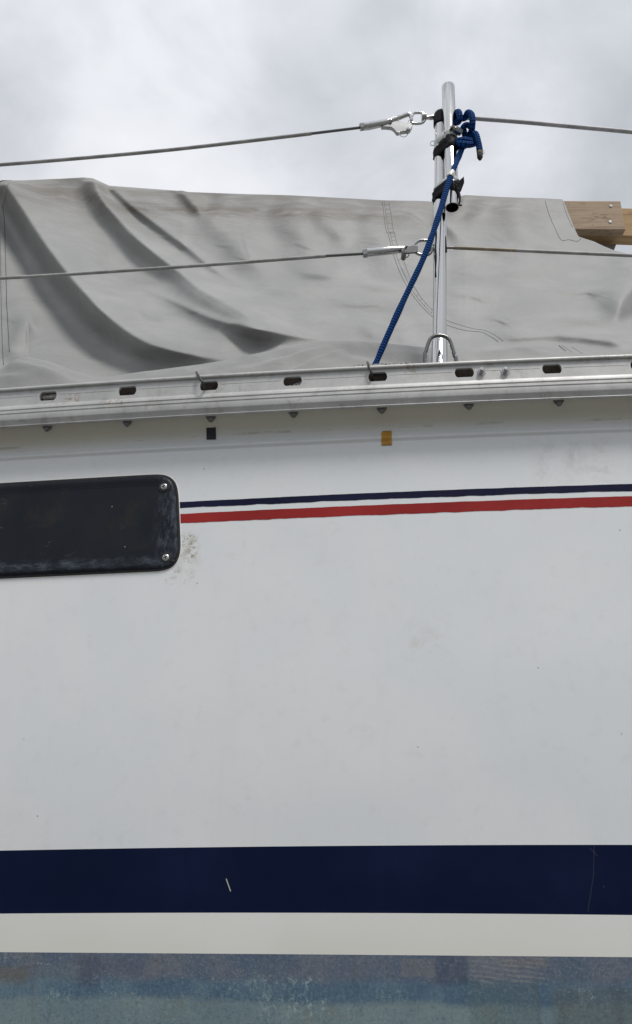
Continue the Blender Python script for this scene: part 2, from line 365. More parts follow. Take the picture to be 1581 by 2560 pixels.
def mat_canvas():
    n = NT("grey_pvc_canvas")
    at_ = n.t.nodes.new('ShaderNodeAttribute'); at_.attribute_name = 'dirt_shade'
    mo = n.noise(5, 6, 0.65, 0.4)
    c = n.mix(n.step(mo, 0.35, 0.7), (0.262, 0.265, 0.261), (0.318, 0.319, 0.313))
    c = n.mix(n.mul(n.step(n.noise(1, 5, 0.7, 0.3, n.vec(7, 7, 26)), 0.5, 0.72), 0.18), c, (0.19, 0.187, 0.175))
    dn = n.mul(at_.outputs['Fac'], n.step(n.noise(1, 6, 0.7, 0.5, n.vec(6, 6, 22)), 0.25, 0.62))  # brown ridge stain together with painted shade on the steep upper cloth
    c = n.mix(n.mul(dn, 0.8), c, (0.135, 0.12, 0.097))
    dv, cc = n.voro(21); s_ = n.t.nodes.new('ShaderNodeSeparateXYZ'); n.t.links.new(cc, s_.inputs[0])
    c = n.mix(n.mul(n.mul(n.step(dv, 0.06, 0.03), n.step(s_.outputs[0], 0.86, 0.88)), 0.6), c, (0.12, 0.11, 0.1))
    crease = n.noise(1, 7, 0.72, 0.8, n.vec(6, 8, 9)); cr2 = n.noise(1, 6, 0.7, 1.2, n.vec(21, 21, 27))
    weave = n.noise(480, 2, 0.5)
    rg = n.math('POWER', n.sub(1.0, n.math('ABSOLUTE', n.sub(n.mul(n.noise(1, 3, 0.55, 1.4, n.vec(7, 9, 13)), 2.0), 1.0))), 7.0)
    rgm = n.mul(rg, n.step(n.noise(3.1, 3), 0.45, 0.62))
    n.bump(n.add(n.add(n.add(n.mul(crease, 0.8), n.mul(cr2, 0.5)), n.add(n.mul(rgm, 0.16), n.mul(n.noise(75, 4, 0.7, 0.5), 0.10))), n.mul(weave, 0.06)), 0.34, 0.0065)
    return n.done(c, 0.56, 0, 0.38)
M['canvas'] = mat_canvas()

def mat_wood(name, a, b, dark):
    n = NT(name)
    gr = n.noise(1, 6, 0.65, 0.5, n.vec(5, 60, 120)); c = n.mix(n.step(gr, 0.32, 0.68), a, b)
    c = n.mix(n.mul(n.step(n.noise(1, 5, 0.7, 1.2, n.vec(16, 22, 44, (1.2, 0, 0.4))), 0.57, 0.67), 0.6), c, dark)
    c = n.mix(n.mul(n.step(n.noise(1, 3, 0.6, 0, n.vec(3, 20, 110)), 0.62, 0.72), 0.5), c, dark)
    kn = n.step(n.noise(30, 4, 0.7, 0.8), 0.66, 0.72); c = n.mix(n.mul(kn, 0.8), c, tuple(v*0.5 for v in dark))
    n.bump(gr, 0.3, 0.003)
    return n.done(c, 0.75, 0, 0.25)
M['wood'] = mat_wood("weathered_plank", (0.34, 0.245, 0.17), (0.45, 0.345, 0.245), (0.095, 0.06, 0.04))
M['wood2'] = mat_wood("yellow_pine_beam", (0.38, 0.25, 0.13), (0.50, 0.35, 0.19), (0.19, 0.11, 0.05))
M['wood3'] = mat_wood("grey_timber", (0.16, 0.135, 0.115), (0.22, 0.19, 0.16), (0.06, 0.045, 0.035))

def mat_rope(name, c0, c1, fl, strands, pitch):
    n = NT(name)
    uv = n.t.nodes.new('ShaderNodeUVMap'); s_ = n.t.nodes.new('ShaderNodeSeparateXYZ'); n.t.links.new(uv.outputs[0], s_.inputs[0])
    u, v = s_.outputs[0], s_.outputs[1]
    a = n.mul(u, strands*2*math.pi); b = n.mul(v, 2*math.pi/pitch)
    w = n.mul(n.math('SINE', n.add(a, b)), n.math('SINE', n.sub(a, b)))
    c = n.mix(n.step(w, -0.35, 0.35), c0, c1)
    if fl: c = n.mix(n.mul(n.step(n.noise(190, 2), 0.57, 0.60), 0.9), c, fl)
    n.bump(w, 0.8, 0.0012)
    return n.done(c, 0.7, 0, 0.08)
M['rope_blue'] = mat_rope("blue_braided_rope", (0.003, 0.012, 0.05), (0.008, 0.080, 0.30), None, 5, 0.0115)
M['rope_white'] = mat_rope("white_flecked_rope", (0.42, 0.42, 0.41), (0.62, 0.62, 0.6), (0.02, 0.02, 0.02), 3, 0.014)
M['whip'] = simple("frayed_tan_twine", (0.20, 0.17, 0.11), 0.8, 0, 160, 0.6, 0.8, 300)
M['fray'] = simple("melted_rope_end", (0.035, 0.03, 0.03), 0.8, 0, 160, 0.6, 0.8, 300)
def mat_ground():
    n = NT("yard_gravel"); c = n.mix(n.step(n.noise(18, 6, 0.7), 0.35, 0.68), (0.11, 0.108, 0.102), (0.19, 0.185, 0.175))
    n.bump(n.noise(40, 5, 0.7), 0.6, 0.02); return n.done(c, 0.9)
M['ground'] = mat_ground()

# ------------------------------------------------------------------ mesh helpers
def mesh_obj(name, V, F, mat, parent=None, smooth=True, uvs=None, sharp=None):
    org = Vector(parent['_org']) if parent is not None and '_org' in parent else Vector((0, 0, 0))
    V = np.asarray([tuple(v) for v in V], float) if not isinstance(V, np.ndarray) else V
    me = bpy.data.meshes.new(name)
    me.from_pydata((V - np.array(org)).tolist(), [], F)
    me.materials.append(mat)
    if uvs is not None:
        ul = me.uv_layers.new(name='UVMap')
        li = np.zeros(len(me.loops), dtype=np.int64); me.loops.foreach_get('vertex_index', li)
        if isinstance(uvs, dict): flat = np.array(uvs['loop'], float).reshape(-1)
        else: flat = np.asarray(uvs, float)[li].reshape(-1)
        ul.data.foreach_set('uv', flat.astype(np.float32))
    me.update()
    if smooth:
        me.polygons.foreach_set('use_smooth', [True]*len(me.polygons))
        if sharp: me.set_sharp_from_angle(angle=math.radians(sharp))
    o = bpy.data.objects.new(name, me); COL.objects.link(o)
    if parent is not None:
        o.parent = parent; o['_org'] = tuple(org)
    return o
def fix_normals(o):
    import bmesh
    bm = bmesh.new(); bm.from_mesh(o.data); bmesh.ops.recalc_face_normals(bm, faces=bm.faces); bm.to_mesh(o.data); bm.free()
    return o
def thing(name, label, cat, loc, group=None):
    o = bpy.data.objects.new(name, None); COL.objects.link(o); o.location = loc; o.empty_display_size = 0.05
    o['_org'] = tuple(loc); o['label'] = label; o['category'] = cat
    if group: o['group'] = group
    return o
def tag(o, label, cat, group=None):
    o['label'] = label; o['category'] = cat
    if group: o['group'] = group
    return o
def catmull(P, n=8):
    P = [np.array(p, float) for p in P]
    if len(P) < 3: return P
    Q = [2*P[0] - P[1]] + P + [2*P[-1] - P[-2]]; out = []
    for i in range(1, len(Q) - 2):
        for k in range(n):
            t = k/n; a, b, c, d = Q[i-1], Q[i], Q[i+1], Q[i+2]
            out.append(0.5*((2*b) + (c - a)*t + (2*a - 5*b + 4*c - d)*t*t + (3*b - a - 3*c + d)*t**3))
    out.append(P[-1]); return out
class MB:
    def __init__(s): s.V = []; s.F = []; s.UV = []
    def tube(s, path, r, n=12, closed=False, cap=True):
        P = [np.array(p, float) for p in path]; m = len(P)
        R = r if isinstance(r, (list, tuple, np.ndarray)) else [r]*m
        T = []
        for i in range(m):
            a = P[(i-1) % m] if (closed or i > 0) else P[i]; b = P[(i+1) % m] if (closed or i < m-1) else P[i]
            t = b - a; T.append(t/max(np.linalg.norm(t), 1e-9))
        ref = np.array([0, 0, 1.0]) if abs(T[0][2]) < 0.9 else np.array([1.0, 0, 0])
        N = np.cross(T[0], ref); N /= np.linalg.norm(N); base = len(s.V); L = 0
        for i in range(m):
            if i: 
                N = N - T[i]*np.dot(N, T[i]); N /= max(np.linalg.norm(N), 1e-9); L += np.linalg.norm(P[i] - P[i-1])
            B = np.cross(T[i], N)
            for k in range(n):
                a = 2*math.pi*k/n
                s.V.append(P[i] + R[i]*(math.cos(a)*N + math.sin(a)*B)); s.UV.append((k/n, L))
        for i in range(m if closed else m-1):
            for k in range(n):
                a = base + i*n + k; b = base + i*n + (k+1) % n; j = (i+1) % m
                s.F.append((a, base + j*n + k, base + j*n + (k+1) % n, b)[::-1])
        if cap and not closed:
            s.F.append(tuple(base + k for k in range(n))); s.F.append(tuple(base + (m-1)*n + k for k in range(n))[::-1])
        return s
    def box(s, c, ax, ay, az):
        c = np.array(c); ax, ay, az = map(np.array, (ax, ay, az)); b = len(s.V)
        for i in (-1, 1):
            for j in (-1, 1):
                for k in (-1, 1): s.V.append(c + i*ax + j*ay + k*az); s.UV.append((0, 0))
        for f in ((0,1,3,2),(4,6,7,5),(0,4,5,1),(2,3,7,6),(0,2,6,4),(1,5,7,3)): s.F.append(tuple(b + i for i in f))
        return s
    def prism(s, pts, off):            # closed outline, extruded by vector off
        b = len(s.V); n = len(pts); off = np.array(off)
        for p in pts: s.V.append(np.array(p, float)); s.UV.append((0, 0))
        for p in pts: s.V.append(np.array(p, float) + off); s.UV.append((0, 0))
        s.F.append(tuple(b + i for i in range(n))); s.F.append(tuple(b + n + i for i in range(n))[::-1])
        for i in range(n): j = (i+1) % n; s.F.append((b + i, b + n + i, b + n + j, b + j))
        return s
    def lathe(s, p, d, prof, n=20):    # prof: list of (distance along d, radius)
        d = Vector(d).normalized(); a = d.orthogonal().normalized(); c = d.cross(a); b = len(s.V); p = Vector(p)
        for (t, r) in prof:
            for k in range(n):
                g = 2*math.pi*k/n; s.V.append(np.array(p + d*t + (a*math.cos(g) + c*math.sin(g))*r)); s.UV.append((k/n, t))
        for i in range(len(prof) - 1):
            for k in range(n): s.F.append((b+i*n+k, b+i*n+(k+1) % n, b+(i+1)*n+(k+1) % n, b+(i+1)*n+k))
        s.F.append(tuple(b + k for k in range(n))[::-1]); s.F.append(tuple(b + (len(prof)-1)*n + k for k in range(n)))
        return s
    def build(s, name, mat, parent=None, smooth=True, sharp=40, uv=False, bevel=0, fix=True):
        o = mesh_obj(name, np.array(s.V), s.F, mat, parent, smooth, s.UV if uv else None)
        if fix: fix_normals(o)
        if smooth and sharp: o.data.set_sharp_from_angle(angle=math.radians(sharp))
        if bevel:
            m = o.modifiers.new('bevel', 'BEVEL'); m.width = bevel; m.segments = 2; m.limit_method = 'ANGLE'; m.angle_limit = math.radians(35)
        return o
def grid_faces(nr, nc, base=0):
    i, j = np.meshgrid(np.arange(nr-1), np.arange(nc-1), indexing='ij')
    a = base + i*nc + j
    return np.stack([a, a+1, a+nc+1, a+nc], -1).reshape(-1, 4).tolist()

# ------------------------------------------------------------------ ground
g = mesh_obj('ground', [(-600,-600,0),(600,-600,0),(600,600,0),(-600,600,0)], [(0,1,2,3)], M['ground'], smooth=False)
g['kind'] = 'structure'

# ------------------------------------------------------------------ the boat
boat = thing('sailing_boat', 'white sailing boat hull with navy boot stripe and worn blue antifouling', 'boat', (0.6, YC, 0.0))
XB, XS = -4.0, 4.3
Xs = np.concatenate([np.linspace(XB, -0.95, 40)[:-1], np.linspace(-0.95, 0.95, 110), np.linspace(0.95, XS, 36)[1:]])
def side_rows(zrows):              # zrows: list of arrays of z for every station -> near and far side grids
    V = []; nc = len(Xs)
    for z in zrows: 
        y = np.minimum(H(Xs, z), YC - 0.002); V.append(np.stack([Xs, y, z], -1))
    near = np.concatenate(V); far = near.copy(); far[:, 1] = 2*YC - far[:, 1]
    return near, far, len(zrows), nc
def hull_part(name, zrows, mat):
    near, far, nr, nc = side_rows(zrows)
    F = grid_faces(nr, nc) ; F2 = [f[::-1] for f in grid_faces(nr, nc, len(near))]
    return mesh_obj(name, np.concatenate([near, far]), F + F2, mat, boat)
zt, zcr, zn, zb, zw = z_railbot(Xs) + 0.012, z_crease(Xs), z_navytop(Xs), z_navybot(Xs), z_water(Xs)
wob = lambda a, s: a*np.interp(Xs, np.linspace(XB, XS, 900), np.convolve(rng.normal(size=900), np.ones(3)/3, 'same'))*s
rows = [zn + (zcr - 0.03 - zn)*t for t in np.linspace(0, 1, 26)] + [zcr + d for d in np.linspace(-0.027, 0.03, 36)] + [(zcr + 0.03) + (zt - zcr - 0.03)*t for t in np.linspace(0.1, 1, 12)]
hull_part('topside', rows, M['gel'])
hull_part('boot_stripe', [zb + (zn - zb)*t for t in np.linspace(0, 1, 10)], M['navy'])
hull_part('waterline_band', [zw + (zb - zw)*t for t in np.linspace(0, 1, 8)], M['band'])
zlow = np.full_like(Xs, 0.56)
hull_part('bottom_paint', [zlow + (zw - zlow)*t for t in np.linspace(0, 1, 34)], M['anti'])
# deck, transom and keel
yD = H(Xs, zt); dk = np.concatenate([np.stack([Xs, yD + 0.001, zt - 0.004], -1), np.stack([Xs, 2*YC - yD, zt - 0.004], -1)])
mesh_obj('deck', dk, grid_faces(2, len(Xs)), M['deck'], boat, smooth=False)
tz = np.linspace(0.56, float(z_railbot(XS)) + 0.010, 24); ty = np.minimum(H(np.full_like(tz, XS), tz), YC - 0.002)
tv = np.concatenate([np.stack([np.full_like(tz, XS), ty, tz], -1), np.stack([np.full_like(tz, XS), 2*YC - ty, tz], -1)])
mesh_obj('transom', tv, grid_faces(2, len(tz)), M['gel'], boat)
kb = MB()
kp = [(t, 0.10*math.sin(math.pi*min(1, t*1.02))**0.6 + 0.01) for t in np.linspace(0.0, 0.97, 16)]
loop = [(-1.1 + 2.6*t, YC - w) for t, w in kp] + [(-1.1 + 2.6*t, YC + w) for t, w in kp[::-1]]
kb.prism([(x, y, 0.0) for x, y in loop], (0, 0, 0.75)); kb.build('keel', M['anti'], boat)

# painted cove lines
def strip(name, top, bot, mat, off=0.0004, wobble=0.0007):
    ft, fb = line_fit(top), line_fit(bot)
    x0 = on_hull(447.5, 1270).x; X = np.linspace(x0, 3.6, 700)
    n = len(X); jit = lambda s: s*np.convolve(rng.normal(size=n), np.ones(4)/4, 'same')
    zt_, zb_ = ft(X) + jit(wobble*0.35), fb(X) + jit(wobble)
    rws = [zb_ + (zt_ - zb_)*t for t in (0, 0.33, 0.66, 1)]
    V = np.concatenate([np.stack([X, H(X, z) - off, z], -1) for z in rws])
    return mesh_obj(name, V, grid_faces(4, n), mat, boat)
strip('cove_stripe', [(448,1255.4),(1002,1230),(1307,1217.6),(1581,1210)], [(448,1270.6),(1002,1246),(1307,1235.5),(1581,1227)], M['cove_navy'])
strip('cove_stripe', [(448,1285),(1002,1260.5),(1307,1248.5),(1581,1240.6)], [(448,1308.6),(1002,1285.5),(1307,1273.5),(1581,1266)], M['red'])

# window: smoked panel with a raised rolled edge, gasket and two screws
wo_px = [(370,1191.5),(398,1191),(416,1194),(430,1203),(438,1217),(442,1240),(444,1275),(445.5,1310),(447,1350),(447,1372),(444,1390),(436,1407),(422,1418),(400,1423.5),(370,1425.5),
         (180,1434.5),(0,1443),(-250,1456),(-480,1468),(-520,1462),(-540,1440),(-545,1400),(-550,1300),(-545,1265),(-520,1247),(-480,1243),(-250,1228),(0,1212.5),(180,1202)]
wpts = [np.array(on_hull(*p)) for p in wo_px]; wpts = catmull(wpts + [wpts[0]], 4)[:-1]
wc = np.mean(wpts, 0)
def hull_loop(scale_in, off):      # outline moved inwards by scale_in metres and outwards off the hull by off
    n = len(wpts); out = []
    for i in range(n):
        a, b = wpts[(i-1) % n], wpts[(i+1) % n]; t = b - a; nrm = np.array([-t[2], 0, t[0]]); nrm /= np.linalg.norm(nrm)
        if np.dot(nrm, wc - wpts[i]) < 0: nrm = -nrm
        p = wpts[i] + nrm*scale_in; y = float(H(p[0], p[2])) - off; out.append((p[0], y, p[2]))
    return out
def ring_mesh(name, loops, mat, parent, fill):
    n = len(loops[0]); V = [p for l in loops for p in l]; F = []
    for i in range(len(loops) - 1):
        for k in range(n): F.append((i*n+k, i*n+(k+1) % n, (i+1)*n+(k+1) % n, (i+1)*n+k))
    if fill: F.append(tuple((len(loops)-1)*n + k for k in range(n)))
    return fix_normals(mesh_obj(name, V, F, mat, parent, sharp=50))
win = ring_mesh('window', [hull_loop(0.0015, -0.001), hull_loop(0.0015, 0.0035), hull_loop(0.003, 0.0052), hull_loop(0.008, 0.006), hull_loop(0.013, 0.0048), hull_loop(0.02, 0.0044)], M['window'], boat, False)
lpn = np.array(hull_loop(0.0185, 0.0043)); xa, xb = lpn[:, 0].min() + 0.0005, lpn[:, 0].max() - 0.0005
up_ = lpn[lpn[:, 2] > np.interp(lpn[:, 0], [xa, xb], [wc[2] - 0.004, wc[2] + 0.004])]; dn_ = lpn[lpn[:, 2] <= np.interp(lpn[:, 0], [xa, xb], [wc[2] - 0.004, wc[2] + 0.004])]
up_ = up_[np.argsort(up_[:, 0])]; dn_ = dn_[np.argsort(dn_[:, 0])]; Xp = np.linspace(xa, xb, 90)
zu, zd = np.interp(Xp, up_[:, 0], up_[:, 2]), np.interp(Xp, dn_[:, 0], dn_[:, 2])
fix_normals(mesh_obj('pane', np.concatenate([np.stack([Xp, H(Xp, zd + (zu - zd)*t) - 0.0042, zd + (zu - zd)*t], -1) for t in np.linspace(0, 1, 7)]), grid_faces(7, 90), M['window'], win))
ring_mesh('gasket', [hull_loop(-0.0035, -0.001), hull_loop(-0.003, 0.0012), hull_loop(0.0, 0.0016), hull_loop(0.0025, 0.0012)], M['gasket'], win, False)
ring_mesh('rim_glint_bead', [hull_loop(-0.0050, -0.001), hull_loop(-0.0046, 0.0006), hull_loop(-0.0038, 0.0009), hull_loop(-0.003, 0.0004)], M['band'], win, False)  # added white bead, stands for light caught on the rim of the recess
for (px, py) in ((411, 1217.5), (415.6, 1394.6)):
    p = on_hull(px, py, 0.0048); nn = hull_normal(p.x, p.z)
    o = MB().lathe(p, nn, [(-0.001, 0.0098), (0.0006, 0.0098), (0.0012, 0.0092), (0.0012, 0.0073)], 24).build('screw_cup', M['gasket'], win)
    b = MB().lathe(p, nn, [(0.0, 0.0063), (0.0018, 0.0063), (0.0032, 0.0054), (0.0040, 0.0034), (0.0041, 0.001)], 24)
    b.build('screw', M['screw'], win)
    a1 = Vector((1, 0, 0.35)).normalized(); a2 = nn.cross(a1).normalized(); a1 = a2.cross(nn)
    c = MB(); q = p + nn*0.0040
    c.box(q, a1*0.0036, a2*0.0009, nn*0.0005); c.box(q, a1*0.0009, a2*0.0036, nn*0.00046); c.build('screw_cross', M['gasket'], win, smooth=False)

# toe rail
def rail_frame(X):
    n = Vector((dD(X), -1, 0)).normalized()
    return Vector((X, float(D(X)) - 0.020, float(z_railbot(X)))), n
RX = np.concatenate([np.linspace(-3.2, -1.0, 30)[:-1], np.linspace(-1.0, 1.0, 60), np.linspace(1.0, 3.4, 30)[1:]])
prof = [(-0.03, 0.012), (0.016, 0.0115), (0.0165, -0.0005), (0.0185, -0.0018), (0.0228, -0.0014), (0.0234, -0.0004), (0.0232, 0.0006), (0.0208, 0.0014), (0.0212, 0.0026), (0.0262, 0.0092), (0.0268, 0.0108), (0.0266, 0.0212), (0.0248, 0.0219), (0.0248, 0.0234), (0.0264, 0.0242),
        (0.0262, 0.0292), (0.0244, 0.0299), (0.0244, 0.0314), (0.0259, 0.0322), (0.0256, 0.0375), (0.0236, 0.0408), (0.0190, 0.0416), (0.0135, 0.0416), (0.0135, 0.0300), (-0.03, 0.0200)]
V = []; 
for X in RX:
    b0, n0 = rail_frame(X)
    for (o_, z_) in prof: V.append(np.array(b0 + n0*o_) + np.array([0, 0, z_]))
npf = len(prof); F = []
for i in range(len(RX) - 1):
    for k in range(npf): F.append((i*npf+k, (i+1)*npf+k, (i+1)*npf+(k+1) % npf, i*npf+(k+1) % npf))
F.append(tuple(range(npf))); F.append(tuple((len(RX)-1)*npf + k for k in range(npf)))
rail = fix_normals(mesh_obj('toe_rail', V, F, M['alu'], boat, sharp=28))
# perforated web
SLOTPX = [(117*K,951*K),(309*K,939.5*K),(506*K,927*K),(704*K,916*K),(908*K,905*K),(1112*K,896*K),(1318*K,888*K)]
sx = []
for px, py in SLOTPX:
    s_ = 1.17; d_ = ray(px, py)
    for _ in range(20): s_ = (float(D(d_[0]*s_)) - 0.037)/d_[1]
    sx.append(d_[0]*s_)
pit, ph0 = np.polyfit(np.arange(7), sx, 1)
slot_x = [ph0 + pit*i for i in range(-14, 26) if -3.1 < ph0 + pit*i < 3.3]
Z0, Z1, WO, WI = 0.040, 0.0745, 0.0205, 0.0155
SL, SH, ZS = 0.0165, 0.0092, 0.0590
Vw = []; Fw = []
def wp(X, o_, z_): b0, n0 = rail_frame(X); return tuple(b0 + n0*o_ + Vector((0, 0, z_)))
for Xc in slot_x:
    ns = 32; hole = []; outer = []
    hw = pit/2
    for k in range(ns):
        a = 2*math.pi*k/ns; ca, sa = math.cos(a), math.sin(a)
        hole.append((Xc + math.copysign(SL - SH*0.8, ca)*(1 if abs(ca) > 1e-6 else 0) + SH*0.8*ca, ZS + SH*max(-1, min(1, sa*1.12))))
        tx = hw/max(abs(ca), 1e-9); tz_ = ((Z1 - ZS) if sa > 0 else (ZS - Z0))/max(abs(sa), 1e-9)
        # perimeter point measured by its angle in a stretched frame so that the corners are met
        a8 = (k/ns*8) % 8
        if a8 <= 1: p = (hw, (Z1 - ZS)*a8)
        elif a8 <= 3: p = (hw*(2 - a8), Z1 - ZS)
        elif a8 <= 4: p = (-hw, (Z1 - ZS)*(4 - a8))
        elif a8 <= 5: p = (-hw, -(ZS - Z0)*(a8 - 4))
        elif a8 <= 7: p = (hw*(a8 - 6), -(ZS - Z0))
        else: p = (hw, -(ZS - Z0)*(8 - a8))
        outer.append((Xc + p[0], ZS + p[1]))
    b = len(Vw)
    for o_ in (WO, WI):
        for x, z in hole: Vw.append(wp(x, o_, z))
        for x, z in outer: Vw.append(wp(x, o_, z))
    for k in range(ns):
        j = (k+1) % ns
        Fw.append((b+k, b+j, b+ns+j, b+ns+k)); Fw.append((b+2*ns+k, b+3*ns+k, b+3*ns+j, b+2*ns+j)); Fw.append((b+k, b+2*ns+k, b+2*ns+j, b+j))
fix_normals(mesh_obj('perforated_web', Vw, Fw, M['alu'], rail, sharp=40))
# top bead and the fine scribed ledge on the web
def rail_bar(name, prof2, mat):
    V = []; F = []; m = len(prof2)
    for X in RX:
        b0, n0 = rail_frame(X)
        for (o_, z_) in prof2: V.append(np.array(b0 + n0*o_) + np.array([0, 0, z_]))
    for i in range(len(RX) - 1):
        for k in range(m): F.append((i*m+k, (i+1)*m+k, (i+1)*m+(k+1) % m, i*m+(k+1) % m))
    return fix_normals(mesh_obj(name, V, F, mat, rail, sharp=45))
rail_bar('top_bead', [(0.0240, 0.0742), (0.0250, 0.0752), (0.0250, 0.0785), (0.0238, 0.0803), (0.0150, 0.0803), (0.0135, 0.0790), (0.0135, 0.0742)], M['alu'])
lx = [x for x in slot_x]
for Xc in lx[4:-6]:                 # raised fine line between slots
    b = MB(); P = [wp(Xc + SL + 0.004 + t*(pit - 2*SL - 0.008), 0.0205, 0.0610) for t in np.linspace(0, 1, 4)]
    b.tube(P, 0.00042, 6).build('scribed_line', M['alu'], rail)
# nuts below the lip, one under each slot
for Xc in slot_x:
    if not (-1.2 < Xc < 1.3): continue
    b0, n0 = rail_frame(Xc + 0.004 + random.uniform(-0.004, 0.004)); p = b0 + n0*0.008 + Vector((0, 0, 0.011))
    b = MB().lathe(p, (0, 0, -1), [(0, 0.0088), (0.0105, 0.0088), (0.0116, 0.0082), (0.0116, 0.0060), (0.0150, 0.0057), (0.0166, 0.0048), (0.0168, 0.0030), (0.0188, 0.0026)], 6 if random.random() < 0.3 else 8)
    b.build('nut', M['galv'], rail, sharp=25)
# two cap nuts on the web
for (px, py) in ((1152*K, 892*K), (1209*K, 891*K)):
    d_ = ray(px, py); s_ = 1.17
    for _ in range(20): s_ = (float(D(d_[0]*s_)) - 0.0365)/d_[1]
    X = d_[0]*s_; z = EYE + d_[2]*s_; b0, n0 = rail_frame(X); p = Vector((b0.x, b0.y, z)) + n0*0.0203
    MB().lathe(p, n0, [(0, 0.0078), (0.0014, 0.0078), (0.0016, 0.0062), (0.0062, 0.0062), (0.0068, 0.0054)], 6).build('hex_nut', M['steel'], rail, sharp=25)
    MB().lathe(p, n0, [(0.0, 0.0037), (0.0105, 0.0037), (0.0112, 0.003)], 16).build('bolt_end', M['steel'], rail)

# ------------------------------------------------------------------ shade strip and rope behind the rail
b = MB()  # added dark strip, takes the place of shade inside the slots
for X in np.linspace(-0.80, 1.6, 90):
    b0, n0 = rail_frame(X)
    for (o_, z_) in ((-0.004, 0.030), (-0.004, 0.090), (-0.016, 0.090), (-0.016, 0.030)): b.V.append(np.array(b0 + n0*o_) + np.array([0, 0, z_])); b.UV.append((0, 0))
for i in range(89):
    for k in range(4): b.F.append((i*4+k, (i+1)*4+k, (i+1)*4+(k+1) % 4, i*4+(k+1) % 4))
b.F.append((0, 1, 2, 3)); b.F.append((89*4, 89*4+1, 89*4+2, 89*4+3))
tag(b.build('slot_shade_strip', M['slot_shade'], None, smooth=False), 'dark brown strip added behind the toe rail slots to stand for shade', 'strip')
P = []
for X in np.linspace(-1.3, 0.17, 60):
    b0, n0 = rail_frame(X)
    h = 0.0640 if X < -0.42 else (0.050 if X < 0.0 else 0.0935)
    if X < -0.62: h = 0.0935
    P.append(np.array(b0 + n0*(0.0085 if X < 0.0 else -0.0)) + np.array([0, 0, h]))
Ps = np.array(P); ker = np.ones(5)/5; Ps[2:-2, 1] = np.convolve(Ps[:, 1], ker, 'valid'); Ps[2:-2, 2] = np.convolve(Ps[:, 2], ker, 'valid')
tag(MB().tube(Ps, 0.0046, 10).build('white_rope', M['rope_white'], None, uv=True, sharp=None), 'white braided cord lying along the inside of the toe rail', 'rope')

# ------------------------------------------------------------------ tape patches on the hull
def patch(px_pts, mat, label, lift=0.0008):
    V = []; n = 9
    c = [np.array(p, float) for p in px_pts]            # tl, tr, br, bl
    for i in range(n):
        for j in range(n):
            u, v = j/(n-1), i/(n-1); p = (c[0]*(1-u) + c[1]*u)*(1-v) + (c[3]*(1-u) + c[2]*u)*v
            if i == 0 and j == 0: p = p + np.array(CUT)
            V.append(on_hull(p[0], p[1], lift))
    F = grid_faces(n, n); o = mesh_obj('tape_patch', V, F, mat); fix_normals(o)
    o.data.flip_normals() if o.data.polygons[0].normal.y > 0 else None
    m = o.modifiers.new('thickness', 'SOLIDIFY'); m.thickness = 0.0006; m.offset = 1
    tag(o, label, 'tape'); return o
CUT = (0, 0); patch([(516.5, 1069.5), (540, 1068.5), (540.5, 1098.5), (517, 1099)], M['tape_black'], 'small black square of tape stuck on white hull below toe rail')
CUT = (2.2, 2.8); patch([(954, 1078.5), (979, 1077), (980, 1112.5), (954.5, 1114)], M['tape_yellow'], 'small amber yellow square of tape stuck on white hull')

# ------------------------------------------------------------------ stanchion
YS = 1.252
s0, s1 = at(1099, 905, YS), at(1102.5, 284, YS)
def S(z): t = (z - s0.z)/(s1.z - s0.z); return s0.lerp(s1, t)
sbase = S(float(z_railbot(s0.x)) + 0.014)
RS = 0.0134
st = thing('stanchion', 'polished steel stanchion post standing behind the toe rail with black cap', 'stanchion', sbase)
MB().tube([S(z) for z in np.linspace(sbase.z, s1.z, 24)], RS, 32).build('post', M['steel'], st, uv=True)
cap0 = at(1102, 312, YS).z; dS = (s1 - s0).normalized(); pc = S(cap0 - 0.004)
MB().lathe(pc, dS, [(0, 0.0150), (0.001, 0.0160), (0.026, 0.0162), (0.034, 0.0150), (0.040, 0.011), (0.043, 0.005)], 28).build('end_cap', M['black_rubber'], st)
MB().lathe(sbase, dS, [(0, 0.030), (0.004, 0.030), (0.005, 0.0165), ((at(1099, 856, YS).z - sbase.z)/dS.z, 0.0150), ((at(1099, 854, YS).z - sbase.z)/dS.z, 0.0137)], 32).build('socket', M['steel'], st)
YB = 1.222
bl = [at(1060, 925, YB), at(1062.5, 900, YB), at(1066, 876, YB), at(1074, 852, YB), at(1083, 842, YB), at(1098, 838.5, YB), at(1113, 841, YB), at(1124, 850, YB), at(1130, 866, YB), at(1137, 890, YB), at(1141, 905, YB), at(1144, 922, YB)]
bl[0].z = float(z_railbot(bl[0].x)) + 0.012; bl[-1].z = float(z_railbot(bl[-1].x)) + 0.012
MB().tube(catmull([tuple(p) for p in bl], 6), 0.0036, 14).build('base_bail', M['steel_dark'], st)
# black sealant run down the post and the lifeline grommet
gz = at(1099, 618, YS).z; pg_ = S(gz)
MB().tube([S(gz) + Vector((0.0105, -0.0085, dz)) for dz in np.linspace(0.02, -0.02, 6)], 0.0016, 8).build('grommet', M['black_rubber'], st)
b = MB(); zz = np.linspace(at(1090, 585, YS).z, at(1090, 700, YS).z, 14)
b.tube([S(z) + Vector((-0.0098 + 0.0006*math.sin(i), -0.0092, 0)) for i, z in enumerate(zz)], [0.0022*(0.35 + 0.65*abs(math.sin(0.9 + i*0.5))) for i in range(14)], 8)
b.build('black_drip', M['black_rubber'], st)

